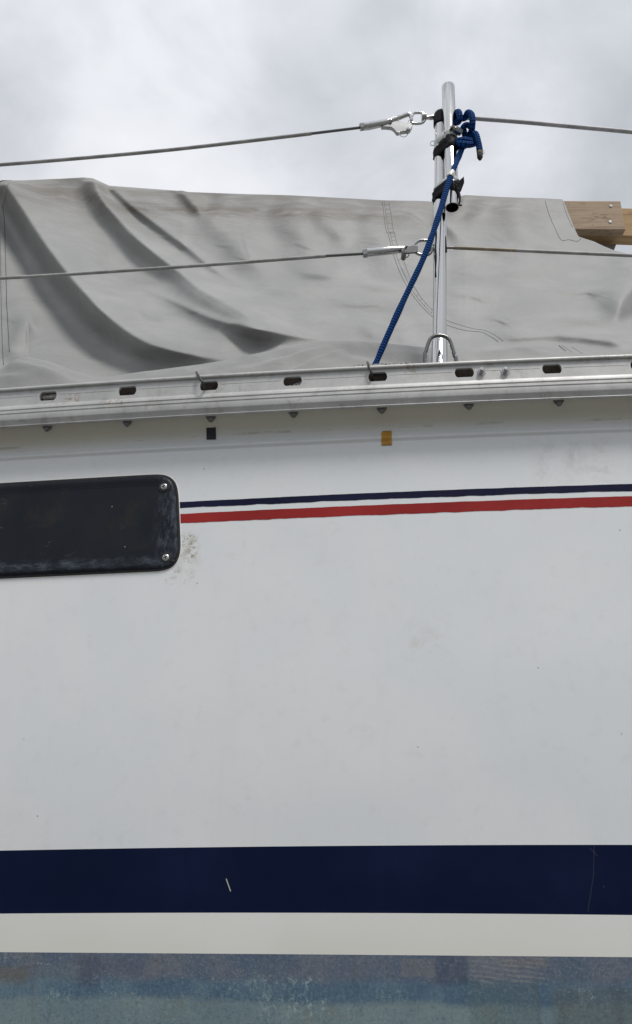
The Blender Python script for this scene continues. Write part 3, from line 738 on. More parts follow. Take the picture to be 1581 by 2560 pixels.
# spare tube lashed to the stanchion
YT = YS - 0.0215
t0, t1 = at(1131, 519, YT), at(1120.8, 217, YT)
def T(z): t = (z - t0.z)/(t1.z - t0.z); return t0.lerp(t1, t)
RT = 0.0143
dT = (t1 - t0).normalized(); LT = (t1 - t0).length
stt = thing('spare_tube', 'short open steel tube lashed upright to the top of the stanchion', 'tube', t0)
MB().lathe(t0, dT, [(0.055, RT - 0.0014), (0.0, RT - 0.0014), (-0.0004, RT - 0.0008), (0.0, RT), (LT - 0.001, RT), (LT, RT - 0.0008), (LT, 0.002)], 36).build('tube_wall', M['steel'], stt)
MB().lathe(t0 + dT*0.05, dT, [(0, RT - 0.0012), (0.004, RT - 0.0012)], 24).build('inner_plug', M['black_rubber'], stt)

def stadium(z, grow, n=28, extra=None):   # horizontal outline around post and tube at height z
    a, b = S(z), T(z); cs = [(np.array([a.x, a.y]), RS), (np.array([b.x, b.y]), RT)]
    if extra: cs.append(extra)
    c = sum(q for q, _ in cs)/len(cs); out = []
    for k in range(n):
        g_ = 2*math.pi*k/n; d = np.array([math.cos(g_), math.sin(g_)])
        q, r = max(cs, key=lambda e: np.dot(e[0], d) + e[1]); out.append(q + d*(r + grow))
    return out
def wrap(name, zfun0, zfun1, grow, mat, parent=None, n=64, rough=0.0, rows=6, extra=None, seed=1):
    rr = np.random.default_rng(seed); V = []; 
    ph = rr.uniform(0, 6.28, 8)
    for i in range(rows):
        t = i/(rows-1)
        zc_ = 0.5*(zfun0 + zfun1)
        g2 = grow*(1.0 if 0 < i < rows-1 else 0.35)
        o = stadium(zc_, g2, n, extra)
        for k, q in enumerate(o):
            a = 2*math.pi*k/n
            z = zfun0 + (zfun1 - zfun0)*t + rough*0.003*(math.sin(3*a + ph[0]) + 0.6*math.sin(5*a + ph[1] + i))*(1 if i in (0, rows-1) else 0.3)
            off = rough*0.0009*(math.sin(7*a + 2.1*i + ph[2]) + math.sin(4*a - 1.3*i + ph[3]))
            c = np.array([0.5*(S(z).x + T(z).x), 0.5*(S(z).y + T(z).y)]); d = q - c; d /= np.linalg.norm(d)
            V.append((q[0] + d[0]*off, q[1] + d[1]*off, z))
    F = [];
    for i in range(rows-1):
        for k in range(n): F.append((i*n+k, i*n+(k+1) % n, (i+1)*n+(k+1) % n, (i+1)*n+k))
    F.append(tuple(range(n))[::-1]); F.append(tuple((rows-1)*n+k for k in range(n)))
    return mesh_obj(name, V, F, mat, parent, sharp=50)
YF = YT - RT
def zf(py): return at(1115, py, YF).z
# upper tape, upper clamp, lower tape with a loose flap, lower clamp
tw1 = wrap('tape_wrap', zf(365), zf(338), 0.0024, M['black_tape'], rough=1.0, seed=3)
tag(tw1, 'black tape wound round post and tube just below the upper hose clamp', 'tape wrap', 'black tape lashings')
hc = thing('hose_clamp', 'steel hose clamp with screw housing beside the blue knot', 'hose clamp', (S(zf(327)).x, S(zf(327)).y, zf(333)), 'steel hose clamps')
wrap('band', zf(334), zf(319), 0.0016, M['washer'], hc, rough=0.15, rows=5, seed=5)
b = MB()
for k, px in enumerate(np.linspace(1102, 1128, 12)):
    p = at(px, 327 - 0.0*k, 1.2); z = zf(326.5)
    o = stadium(z, 0.0019, 200); q = min(o, key=lambda q: abs(q[0] - at(px, 326, YF).x) + (1 if q[1] > T(z).y else 0))
    b.box((q[0], q[1], z), (0.0005, 0, 0.0002), (0, 0.0004, 0), (0.0004, 0, 0.0033))
b.build('band_notch', M['steel_dark'], hc, smooth=False)
hp, hq = at(1131, 319, YF - 0.006), at(1153, 332, YF + 0.004); hd = (hq - hp)
MB().lathe(hp, hd, [(0, 0.0045), (0.0005, 0.0055), (0.006, 0.0055), (0.0062, 0.0078), (hd.length*0.98, 0.0078), (hd.length, 0.006)], 12).build('screw_housing', M['steel_dull'], hc, sharp=30)
MB().lathe(hp - hd.normalized()*0.0035, hd, [(0, 0.0046), (0.001, 0.0056), (0.0042, 0.0056)], 6).build('clamp_screw', M['steel_dark'], hc, sharp=25)
zc1 = zf(327); ol = stadium(zc1, 0.0016, 120); ql = min(ol, key=lambda q: q[0])
lp = []
for (dx, dz) in ((0.001, 0.0065), (-0.0065, 0.0035), (-0.0075, -0.0055), (-0.001, -0.0075)): lp.append((ql[0] + dx, ql[1] - 0.004, zc1 + dz))
MB().tube(catmull(lp, 4), 0.0009, 6).build('band_tail', M['washer'], hc)
tw2 = thing('tape_wrap', 'black tape with a torn loose flap at the foot of the spare tube', 'tape wrap', (S(zf(470)).x, S(zf(470)).y, zf(480)), 'black tape lashings')
wrap('tape_band', zf(474), zf(448), 0.0030, M['black_tape'], tw2, rough=1.2, seed=8)
fl_px = [(1128, 436), (1141, 441), (1150, 452), (1159, 442), (1160, 456), (1152, 478), (1146, 487), (1134, 486), (1126, 470)]
fV = [at(x, y, YT - 0.006 + 0.007*math.sin(i*1.7)) for i, (x, y) in enumerate(fl_px)]; fc = at(1141, 465, YT - 0.017)
fl = mesh_obj('loose_flap', [tuple(p) for p in fV] + [tuple(fc)], [(i, (i+1) % 9, 9) for i in range(9)], M['black_tape'], tw2, smooth=False)
mm = fl.modifiers.new('thickness', 'SOLIDIFY'); mm.thickness = 0.0012
dr = [at(1148, 484, YT - 0.01), at(1150, 500, YT - 0.012), at(1148, 512, YT - 0.012), at(1155, 513, YT - 0.012)]
MB().tube(catmull([tuple(p) for p in dr], 5), [0.003]*4 + [0.0022]*5 + [0.0018]*7, 8).build('hanging_shred', M['black_tape'], tw2)

# ------------------------------------------------------------------ blue rope
def k_(zx, zy, dy=0.0): return tuple(at(1080 + zx/10.08, 240 + zy/10.08, YT - 0.012 + dy))
RR = 0.0060
low = [at(930, 940, 1.222), at(939, 912, 1.222), at(965, 850, 1.216), at(1010, 750, 1.206), at(1055, 655, 1.200), at(1081, 588, 1.198), at(1103, 520, 1.200), at(1118, 470, 1.202), at(1131, 432, 1.206)]
A = [tuple(p) for p in low] + [k_(640, 1620, 0.0), k_(735, 1390, 0.002), k_(800, 1210, 0.014), k_(830, 1020, 0.014), k_(815, 880, 0.006), k_(790, 790, 0.0), k_(850, 735, -0.004), k_(940, 745, 0.004), k_(1000, 810, 0.014)]
Bp = [k_(520, 470, 0.030), k_(600, 430, 0.010), k_(675, 410, 0.0), k_(705, 500, -0.002), k_(700, 590, 0.0), k_(650, 660, 0.008), k_(560, 640, 0.030)]
B2 = [k_(590, 560, 0.022), k_(700, 540, 0.010), k_(800, 560, 0.008), k_(860, 520, 0.002), k_(890, 440, -0.004), k_(940, 425, -0.009), k_(1005, 480, -0.013), k_(1025, 600, -0.014), k_(1020, 740, -0.010), k_(1005, 860, -0.002), k_(960, 960, 0.008), k_(860, 1060, 0.016)]
Cp = [k_(1100, 1130, 0.010), k_(980, 1140, -0.002), k_(820, 1110, -0.009), k_(700, 1130, -0.006), k_(650, 1190, 0.004), k_(690, 1275, 0.012), k_(800, 1265, 0.008), k_(920, 1190, 0.006), k_(1010, 1080, 0.006), k_(1050, 990, 0.002), k_(1090, 955, -0.006), k_(1130, 1020, -0.008), k_(1165, 1150, -0.008), k_(1195, 1290, -0.006), k_(1208, 1400, -0.005)]
rope = thing('blue_rope', 'blue braided rope knotted at the top of the stanchion and led down to rail', 'rope', low[0])
b = MB(); cA = catmull(A, 8); b.tube(cA, RR*(1 + 0.05*np.convolve(rng.normal(size=len(cA)), np.ones(3)/2, 'same')), 14); 
Dp = [k_(1085, 1190, 0.006), k_(960, 1225, -0.004), k_(820, 1215, -0.010), k_(700, 1200, -0.006), k_(640, 1120, 0.006)]
for q in (Bp, B2, Cp, Dp): b.tube(catmull(q, 8), RR*1.12, 14)
b.build('braid', M['rope_blue'], rope, uv=True, sharp=None)
e0 = [k_(1204, 1370, -0.005), k_(1210, 1430, -0.005), k_(1212, 1470, -0.005)]
MB().tube(catmull(e0, 5), [RR*(1.05 + 0.06*math.sin(i*2.2)) for i in range(11)], 14).build('whipping', M['whip'], rope)
e1 = [k_(1212, 1460, -0.005), k_(1212, 1520, -0.005), k_(1214, 1580, -0.005), k_(1216, 1630, -0.005)]
MB().tube(catmull(e1, 4), [RR*v for v in (1.0, 1.04, 0.98, 1.03, 1.0, 1.02, 0.94, 0.85, 0.74, 0.6, 0.45, 0.28, 0.1)], 12).build('frayed_end', M['fray'], rope)
b = MB()
for i in range(7):
    a = k_(1260 + random.uniform(-30, 10), 1370 + i*18, -0.006); c = k_(1290 + random.uniform(0, 60), 1360 + i*20 + random.uniform(-25, 25), -0.010)
    b.tube([a, c], 0.00028, 4)
b.build('loose_fibre', M['whip'], rope)

# lower hose clamp, round post, tube and rope
zcl = zf(440); rp = at(1129, 437, 1.2045)
hc2 = thing('hose_clamp', 'steel hose clamp round the blue rope above the lower tape', 'hose clamp', (S(zcl).x, S(zcl).y, zcl - 0.004), 'steel hose clamps')
wrap('band', zf(446), zf(437), 0.0014, M['washer'], hc2, rough=0.1, rows=4, seed=12)
ra, rb2 = at(1125.5, 443, 1.2035), at(1131, 430, 1.2045)
MB().lathe(ra, rb2 - ra, [(0, RR + 0.0002), (0.0003, RR + 0.0014), ((rb2 - ra).length*0.95, RR + 0.0014), ((rb2 - ra).length, RR + 0.0002)], 24).build('rope_band', M['washer'], hc2)
b = MB()
for q in (-0.6, -0.25, 0.1, 0.45):
    d2 = (rb2 - ra).normalized(); m_ = (ra + rb2)*0.5 + Vector((0.0068*math.sin(q), -0.0074*math.cos(q), 0)) + d2*0.0006*q
    b.box(m_, Vector((0.0005, 0, 0)), Vector((0, 0.0004, 0)), d2*0.0034)
b.build('band_notch', M['steel_dark'], hc2, smooth=False)

# ------------------------------------------------------------------ lifelines
XSt = s0.x
def YL(px): 
    X = (px - PW/2)/1200.0
    return YS + (0.085*(XSt - X) if X < XSt else -0.04*(X - XSt))
def lp_(px, py, dy=0): return tuple(at(px, py, YL(px) + dy))
# upper, left of the post
p_up = thing('lifeline', 'upper lifeline wire left of the stanchion ending in a gate hook', 'lifeline', lp_(0, 412), 'lifeline wires')
pts = [(-1500, 470), (-700, 452), (-300, 434), (0, 412), (209, 395), (418, 375.5), (627, 352), (779, 334)]
MB().tube(catmull([lp_(*p) for p in pts], 8), 0.0040, 12).build('wire', M['sleeve_grey'], p_up)
MB().tube([lp_(778, 334), lp_(905, 318.5)], 0.0031, 14).build('wire_end', M['steel_dark'], p_up)
def zh(zx, zy, dy=0): return tuple(at(900 + zx/7.56, 270 + zy/7.56, YS + 0.004 + dy))
def axis_lathe(a, b_, prof, mat, name, par, n=20, sharp=30):
    a = Vector(a); b_ = Vector(b_); L = (b_ - a).length
    return MB().lathe(a, b_ - a, [(t*L, r) for t, r in prof], n).build(name, mat, par, sharp=sharp)
axis_lathe(zh(0, 365), zh(68, 352), [(0, 0.0082), (0.1, 0.0092), (0.9, 0.0092), (1, 0.0082)], M['steel_dull'], 'lock_nut', p_up, 6)
axis_lathe(zh(66, 350), zh(200, 338), [(0, 0.0085), (1, 0.0085)], M['steel'], 'barrel', p_up)
HT = 0.0075
body = [(195, 262), (300, 240), (430, 222), (540, 192), (700, 140), (870, 84), (930, 80), (962, 98), (968, 150), (985, 190), (1000, 240), (985, 262), (950, 250), (930, 205), (905, 178), (840, 200), (720, 262), (600, 318), (520, 342), (360, 362), (195, 395)]
hb = [(195, 335), (260, 322), (340, 306), (430, 290), (520, 268), (600, 238), (700, 198), (800, 160), (880, 130), (925, 122), (955, 140), (968, 180), (975, 225), (972, 250)]
hr = np.interp(np.linspace(0, 1, 13*6 + 1), np.linspace(0, 1, 14), [0.0084, 0.0084, 0.0082, 0.0080, 0.0076, 0.0066, 0.0056, 0.0052, 0.0052, 0.0050, 0.0046, 0.0042, 0.0036, 0.0026])
MB().tube(catmull([zh(x, y, -0.002) for x, y in hb], 6), hr, 18).build('hook_body', M['steel'], p_up, sharp=60)
latch = [(400, 352), (470, 318), (560, 285), (640, 250), (700, 236), (740, 250), (800, 262), (850, 285), (905, 280), (925, 215), (950, 225), (960, 270), (1000, 320), (985, 370), (950, 425), (900, 432), (810, 440), (745, 460), (712, 472), (690, 455), (640, 392), (590, 362), (500, 352)]
MB().prism([zh(x, y, -HT*0.6) for x, y in latch], (0, 1.2*HT, 0)).build('hook_latch', M['steel_dull'], p_up, bevel=0.0012, sharp=50)
MB().lathe(zh(583, 213, -HT - 0.0028), (0, 1, 0), [(0, 0.002), (0.0009, 0.0036), (0.0026, 0.0043), (0.003, 0.0043)], 20).build('rivet', M['steel_dull'], p_up)
MB().lathe(zh(918, 388, -HT*0.6 - 0.002), (0, 1, 0), [(0, 0.0035), (0.0006, 0.0042), (0.0022, 0.0042)], 18).build('latch_pin', M['steel_dark'], p_up)
ring = [zh(828 + 85*math.cos(a), 462 + 85*math.sin(a), 0.004*math.cos(a)) for a in np.linspace(0, 2*math.pi, 33)[:-1]]
MB().tube(ring, 0.00075, 8, closed=True).build('split_ring', M['steel_dull'], p_up)
eye = [(1000, 120), (1030, 96), (1110, 90), (1180, 96), (1215, 120), (1215, 190), (1215, 240), (1190, 275), (1130, 295), (1040, 296), (990, 285), (975, 240), (985, 170)]
ep = catmull([zh(x, y) for x, y in eye] + [zh(*eye[0])], 4)[:-1]
MB().tube(ep, 0.0030, 10, closed=True).build('eye_link', M['steel'], p_up)
axis_lathe(zh(1165, 175), zh(1255, 172), [(0, 0.0078), (0.1, 0.009), (0.9, 0.009), (1, 0.007)], M['steel_dull'], 'eye_boss', p_up)
axis_lathe(zh(1250, 185), zh(1470, 168), [(0, 0.0042), (0.3, 0.0042), (0.31, 0.0056), (0.68, 0.0056), (0.69, 0.0042), (1, 0.0042)], M['steel_dull'], 'eye_stud', p_up, 12)
# upper, right of the post
p_ur = thing('lifeline', 'upper lifeline wire running from the blue knot out to the right', 'lifeline', lp_(1190, 296), 'lifeline wires')
pts = [(1125, 291), (1192, 296.5), (1300, 304.5), (1450, 318), (1581, 330), (1900, 362), (2400, 420)]
MB().tube(catmull([lp_(*p, 0.003) for p in pts], 6), 0.0047, 12).build('wire', M['sleeve_pale'], p_ur)
# lower, left of the post
p_ll = thing('lifeline', 'lower lifeline wire left of the stanchion ending in a forked toggle', 'lifeline', lp_(0, 696), 'lifeline wires')
pts = [(-1500, 712), (-700, 712), (-300, 706), (0, 695.5), (261, 680), (523, 662), (815, 640)]
MB().tube(catmull([lp_(*p) for p in pts], 8), 0.0036, 12).build('wire', M['sleeve_grey'], p_ll)
MB().tube([lp_(813, 640), lp_(912, 634)], 0.0030, 14).build('wire_end', M['steel_dark'], p_ll)
def zl_(zx, zy, dy=0): return tuple(at(880 + zx/6.048, 580 + zy/6.048, YS + 0.002 + dy))
axis_lathe(zl_(165, 325), zl_(232, 318), [(0, 0.0085), (0.1, 0.0096), (0.9, 0.0096), (1, 0.0085)], M['steel_dull'], 'lock_nut', p_ll, 6)
axis_lathe(zl_(228, 315), zl_(640, 275), [(0, 0.0078), (0.05, 0.0084), (0.95, 0.0084), (1, 0.0078)], M['steel'], 'barrel', p_ll, 24)
fork = [(750, 232), (830, 214), (950, 200), (1000, 206), (1000, 300), (950, 312), (860, 318), (770, 326), (745, 300)]
MB().tube(catmull([zl_(635, 276), zl_(700, 268), zl_(760, 260), zl_(800, 256)], 5), np.linspace(0.0083, 0.0058, 16), 18).build('fork_throat', M['steel'], p_ll)
for sgn in (-1, 1):
    MB().prism([zl_(x, y, sgn*0.0055 - 0.0018) for x, y in fork], (0, 0.0036, 0)).build('fork_arm', M['steel_dark'], p_ll, bevel=0.0012, sharp=50)
MB().lathe(zl_(795, 290, -0.012), (0, 1, 0), [(0, 0.004), (0.001, 0.0052), (0.022, 0.0052)], 18).build('fork_pin', M['steel_dark'], p_ll)
rg = [zl_(825 + 45*math.cos(a), 300 + 85*math.sin(a), -0.010 + 0.012*math.cos(a)) for a in np.linspace(0, 2*math.pi, 29)[:-1]]
MB().tube(rg, 0.0012, 8, closed=True).build('split_ring', M['steel_dark'], p_ll)
sh = [(930, 215), (985, 150), (1050, 128), (1130, 130), (1190, 165), (1215, 220), (1200, 300), (1150, 345), (1080, 350), (1000, 330), (950, 290)]
sp_ = catmull([zl_(x, y, 0.0) for x, y in sh] + [zl_(*sh[0])], 4)[:-1]
MB().tube(sp_, 0.0033, 10, closed=True).build('shackle', M['steel_dull'], p_ll)
axis_lathe(zl_(1150, 255), zl_(1290, 245), [(0, 0.0062), (0.1, 0.007), (0.3, 0.007), (0.32, 0.0045), (1, 0.0045)], M['steel_dull'], 'eye_stud', p_ll, 12)
# lower, right of the post
p_lr = thing('lifeline', 'lower lifeline wire with yellowed sleeve running right from the stanchion', 'lifeline', lp_(1115, 620), 'lifeline wires')
MB().tube([lp_(1100, 619.5), lp_(1136, 619.5)], 0.0026, 10).build('wire_end', M['steel_dark'], p_lr)
MB().tube(catmull([lp_(*p) for p in ((1135, 619.5), (1200, 622), (1290, 626))], 6), 0.0036, 12).build('sleeve', M['sleeve_brown'], p_lr)
MB().tube(catmull([lp_(*p) for p in ((1289, 626), (1400, 631), (1581, 639), (1900, 654), (2400, 684))], 6), 0.0036, 12).build('wire', M['sleeve_grey'], p_lr)

# ------------------------------------------------------------------ bungee hooks through the slots
def hook(p5, label):
    P = [at(x*K, y*K, Y) for x, y, Y in p5]
    o = MB().tube(catmull([tuple(p) for p in P], 6), 0.0021, 10).build('wire_hook', M['hook'], None, sharp=None)
    tag(o, label, 'hook', 'black wire hooks in the rail slots'); return o
hook([(470, 890, 1.198), (474, 897, 1.186), (481, 908, 1.1775), (487, 918, 1.179), (490, 926, 1.190), (493, 932, 1.203), (500, 934, 1.212)], 'black wire hook in the rail slot above the black tape square')
hook([(879, 866, 1.172), (882, 874, 1.160), (886, 884, 1.157), (889, 896, 1.159), (890, 904, 1.170), (893, 911, 1.183), (900, 913, 1.195)], 'black wire hook in the rail slot at the foot of the blue rope')

# ------------------------------------------------------------------ boat cover
CN = np.concatenate([np.linspace(-620, -20, 34)[:-1], np.arange(-20, 1534, 3.6), np.linspace(1534, 2150, 34)[1:]])
tops = [(-700, 452), (-300, 440), (0, 433), (25, 431), (60, 431), (100, 429), (150, 427), (200, 424), (222, 426), (240, 434), (262, 444), (290, 446), (425, 456), (436, 455.5), (450, 459), (560, 463), (700, 467), (850, 475), (920, 479), (1000, 480), (1035, 482), (1075, 478), (1095, 470), (1112, 466), (1200, 471), (1300, 474), (1346, 476.5), (1353, 492), (1362, 515), (1372, 540), (1383, 565), (1400, 571), (1420, 577), (1445, 589), (1470, 599), (1512, 609), (1700, 640), (2150, 690)]
yedge = np.interp(CN, *np.array(tops).T)
ytop = np.where(CN > 1340, 476 + (CN - 1346)*0.055, yedge)
Ytop = np.interp(CN, [-700, 1340, 1383, 1420, 1512, 2150], [2.02, 2.02, 2.02, 2.01, 1.98, 1.92])
Xr = (CN*K - PW/2)/1300.0
Ybot = D(Xr) + 0.11
pxb = CN*K; yrt = (979.4 - 0.0680*pxb + 9.2e-6*pxb**2)/K
ybot = yrt + 22
def col_pts(px, py, Y):             # arrays -> (Y, h)
    b = (PH/2 - py*K)/FPX; dy = CP - b*SP; dz = SP + b*CP
    return dz/dy*Y
YbM = Ybot + 0.14                    # foot of the hanging sheet; the slack lies forward of it
h0, h2 = col_pts(CN, ytop, Ytop), col_pts(CN, ybot, YbM)
NV = 190; tt = np.linspace(0, 1, NV)[:, None]
P1Y = YbM + 0.72*(Ytop - YbM); P1h = h2 + 0.50*(h0 - h2)
def sheet(t):
    return (1-t)**2*Ytop + 2*t*(1-t)*P1Y + t**2*YbM, (1-t)**2*h0 + 2*t*(1-t)*P1h + t**2*h2
Yg, hg = sheet(np.linspace(0, 1, 400)[:, None]); iy_ = (PH/2 - FPX*(-Yg*SP + hg*CP)/(Yg*CP + hg*SP))/K
tcut = np.array([np.interp(yedge[c], iy_[:, c], np.linspace(0, 1, 400)) if CN[c] > 1340 else 0.0 for c in range(len(CN))])
T2 = tcut[None, :] + (1 - tcut[None, :])*tt                # the sheet is cut off along its hem at the right
Yg, hg = sheet(T2)
zcam = Yg*CP + hg*SP
Xg = (CN*K - PW/2)/FPX*zcam
G = np.stack([Xg, Yg, EYE + hg], -1)                        # NV x NC x 3
IY = (PH/2 - FPX*(-Yg*SP + hg*CP)/zcam)/K; IX = np.broadcast_to(CN, IY.shape)
du = np.gradient(G, axis=1); dv = np.gradient(G, axis=0); Nn = np.cross(dv, du); Nn /= np.linalg.norm(Nn, axis=-1, keepdims=True)
Nn *= np.where(Nn[..., 1:2] > 0, -1, 1)
disp = np.zeros_like(IY)
def fold(pts, amp, wa, wb, valley=0.0, t0=0.15, t1=0.2, vshift=1.9, vw=1.2, sharp=2.0, w0=1.0):
    global disp
    P = np.array(catmull([np.array(p, float) for p in pts], 8)); seg = np.linalg.norm(np.diff(P, axis=0), axis=1); L = np.concatenate([[0], np.cumsum(seg)])
    best = np.full(IY.shape, 1e9); sd_ = np.zeros_like(IY); tl = np.zeros_like(IY)
    for i in range(len(P) - 1):
        a, b = P[i], P[i+1]; d = b - a; l2 = d@d
        if l2 < 1e-9: continue
        t = np.clip(((IX - a[0])*d[0] + (IY - a[1])*d[1])/l2, 0, 1)
        qx, qy = IX - a[0] - t*d[0], IY - a[1] - t*d[1]; q = np.hypot(qx, qy); m = q < best
        cr_ = d[0]*qy - d[1]*qx
        best = np.where(m, q, best); sd_ = np.where(m, np.sign(cr_)*q, sd_); tl = np.where(m, (L[i] + t*seg[i])/L[-1], tl)
    wk = w0 + (1 - w0)*np.clip(tl*1.6, 0, 1); wa = wa*wk; wb = wb*wk
    up = np.exp(-np.abs(sd_/wa)**sharp); dn = np.exp(-np.abs(sd_/wb)**sharp) - valley*np.exp(-((sd_ - vshift*wb)/(vw*wb))**2)
    # keep it continuous across the crest
    dn0 = 1 - valley*math.exp(-(vshift/vw)**2)
    g_ = np.where(sd_ < 0, up*dn0, dn)
    sm = lambda x: np.clip(x, 0, 1)**2*(3 - 2*np.clip(x, 0, 1))
    tp = sm(tl/max(t0, 1e-6) if t0 > 0 else np.ones_like(tl))*sm((1 - tl)/max(t1, 1e-6) if t1 > 0 else np.ones_like(tl))
    disp = disp + 1.9*amp*g_*tp*np.interp(IY, [700, 880], [1.0, 0.72])
F1 = [(2,424),(25,458),(50,494),(110,584),(190,684),(270,764),(350,817),(450,847),(560,862),(700,870),(820,874)]
F2 = [(222,420),(232,455),(262,498),(332,572),(424,644),(478,689),(559,733),(640,785),(700,806)]
F2b = [(252,430),(316,490),(379,538),(443,585),(500,632),(560,672),(620,705)]
F3 = [(300,676),(350,692),(395,710),(478,747),(537,769),(611,785),(689,799),(786,813),(880,826),(980,838)]
fold(F1, 0.098, 110, 46, 0.36, 0.02, 0.30, 2.1, 1.5, w0=0.40)
fold(F2, 0.058, 34, 34, 0.15, 0.0, 0.22, 2.0, 1.4, w0=0.7)
fold(F2b, 0.028, 60, 18, 0.2, 0.0, 0.5, w0=0.8)
fold(F3, 0.040, 60, 26, 0.10, 0.35, 0.45, 2.0, 1.4, w0=0.9)
for P_, a_ in ((F1, 0.005), (F2, 0.007), (F2b, 0.005), (F3, 0.006)): fold(P_, a_, 9, 8, 0.0, 0.1, 0.3)
fold([(60,520),(120,620),(200,720),(300,810)], 0.014, 30, 40, 0.0, 0.3, 0.3)
fold([(16,868),(38,820),(55,775),(68,765),(78,790),(90,820)], 0.020, 18, 30, 0.1, 0.2, 0.4)
fold([(434,446),(448,470),(470,495),(480,515),(482,540)], 0.020, 22, 14, 0.2, 0.0, 0.45)
fold([(482,505),(530,545),(580,590),(640,630),(720,670)], 0.030, 70, 44, 0.25, 0.12, 0.6)
fold([(640,500),(700,535),(760,580),(830,620)], 0.024, 60, 44, 0.25, 0.3, 0.5)
fold([(740,500),(800,540),(850,590)], 0.014, 40, 26, 0.5, 0.3, 0.4)
fold([(1040,560),(1065,530),(1098,495),(1112,460)], 0.026, 18, 44, 0.0, 0.3, 0.0)
fold([(1225,470),(1255,560),(1285,640),(1310,690)], 0.018, 44, 54, 0.2, 0.1, 0.4)
fold([(1430,778),(1462,748),(1490,708),(1530,665)], 0.050, 50, 30, 0.2, 0.6, 0.0)
fold([(1455,772),(1500,742),(1560,700)], 0.008, 18, 16, 0.2, 0.6, 0.0)
fold([(1130,812),(1220,800),(1320,796),(1420,805),(1540,822)], 0.026, 18, 18, 0.3, 0.3, 0.2)
fold([(850,790),(920,800),(1000,806)], 0.014, 24, 16, 0.4, 0.3, 0.3)
fold([(330,740),(360,752),(400,760)], 0.008, 8, 8, 0.4, 0.3, 0.3)
fold([(90,440),(150,520),(230,620),(300,700)], 0.020, 60, 40, 0.3, 0.2, 0.4)
for (x_, y_, l_, a_) in ((720, 690, 120, 0.010), (860, 720, 110, 0.010), (780, 650, 100, 0.008), (930, 680, 90, 0.008), (1150, 700, 110, 0.009), (1250, 760, 120, 0.010), (1180, 590, 90, 0.008), (1380, 690, 90, 0.010), (640, 740, 90, 0.008)):
    fold([(x_ - l_, y_ - 0.10*l_), (x_ - l_*0.3, y_ + 4), (x_ + l_*0.4, y_ + 3), (x_ + l_, y_ - 6)], a_, 10, 12, 0.4, 0.45, 0.45)
fold([(870,500),(900,560),(960,640)], 0.012, 40, 34, 0.3, 0.2, 0.4)
fold([(560,700),(680,720),(800,735)], 0.010, 30, 30, 0.4, 0.4, 0.4)
fold([(700,755),(820,770),(940,775)], 0.010, 20, 24, 0.4, 0.4, 0.4)
fold([(1080,640),(1180,660),(1300,655)], 0.010, 34, 30, 0.4, 0.4, 0.4)
fold([(1120,720),(1240,735),(1380,730)], 0.010, 30, 26, 0.4, 0.4, 0.4)
# loose irregular wrinkling
for _ in range(26):
    a = rng.normal(0.35, 0.5); w = rng.uniform(35, 150); ph = rng.uniform(0, 6.28); wob_ = 30*np.sin(IX/rng.uniform(90, 300) + IY/rng.uniform(80, 240) + rng.uniform(0, 6))
    disp += 0.000010*w*np.sin(2*math.pi*((-IX*math.sin(a) + IY*math.cos(a)) + wob_)/w + ph)*(0.5 + 0.5*np.sin(IX/rng.uniform(150, 400) + rng.uniform(0, 6)))
for _ in range(70):
    cx_, cy_ = rng.uniform(20, 1500), rng.uniform(500, 800); a = rng.normal(0.15, 0.35); L_ = rng.uniform(14, 42); w_ = rng.uniform(2.5, 6); am = rng.uniform(0.0006, 0.0024)
    u_ = (IX - cx_)*math.cos(a) + (IY - cy_)*math.sin(a); v_ = -(IX - cx_)*math.sin(a) + (IY - cy_)*math.cos(a) + 0.004*u_**2*rng.normal()
    disp += am*np.exp(-(u_/L_)**2)*(np.exp(-(v_/w_)**2) - 0.6*np.exp(-((v_ - 1.8*w_)/w_)**2))
edge = np.clip(tt/0.02, 0, 1); bott = np.clip((1 - tt)/0.10, 0, 1)
disp = disp*(0.15 + 0.85*edge)*(0.35 + 0.65*np.clip((1 - tt)/0.05, 0, 1))
# where the slack cloth is rolled forward the sheet behind it falls back
cres = [(-700,900),(-300,893),(-60,890),(0,881),(30,863),(60,854),(90,858),(120,865),(160,880),(200,893),(240,903),(300,895),(350,888),(400,881.5),(450,875),(500,868),(550,859),(600,848),(650,838),(700,827),(760,816),(820,813),(900,818),(1000,829),(1100,838),(1180,838),(1240,831),(1290,829),(1340,837),(1400,848),(1512,856),(1800,852),(2150,846)]
yc_ = np.interp(CN, *np.array(catmull(cres, 6)).T); Yc_ = Ybot + 0.045 + 0.008*np.sin(CN/170.0)
wq = np.clip((IY - (yc_[None, :] - 60))/70, 0, 1); wq = wq*wq*(3 - 2*wq)*np.clip((1100 - IX)/250, 0, 1)
disp = disp*(1 - 0.45*wq)
EYEV = np.array([0, 0, EYE]); dist_ = np.linalg.norm(G - EYEV, axis=-1)
G = EYEV + (G - EYEV)*(1 - disp/dist_)[..., None]   # folds stand out of the sheet
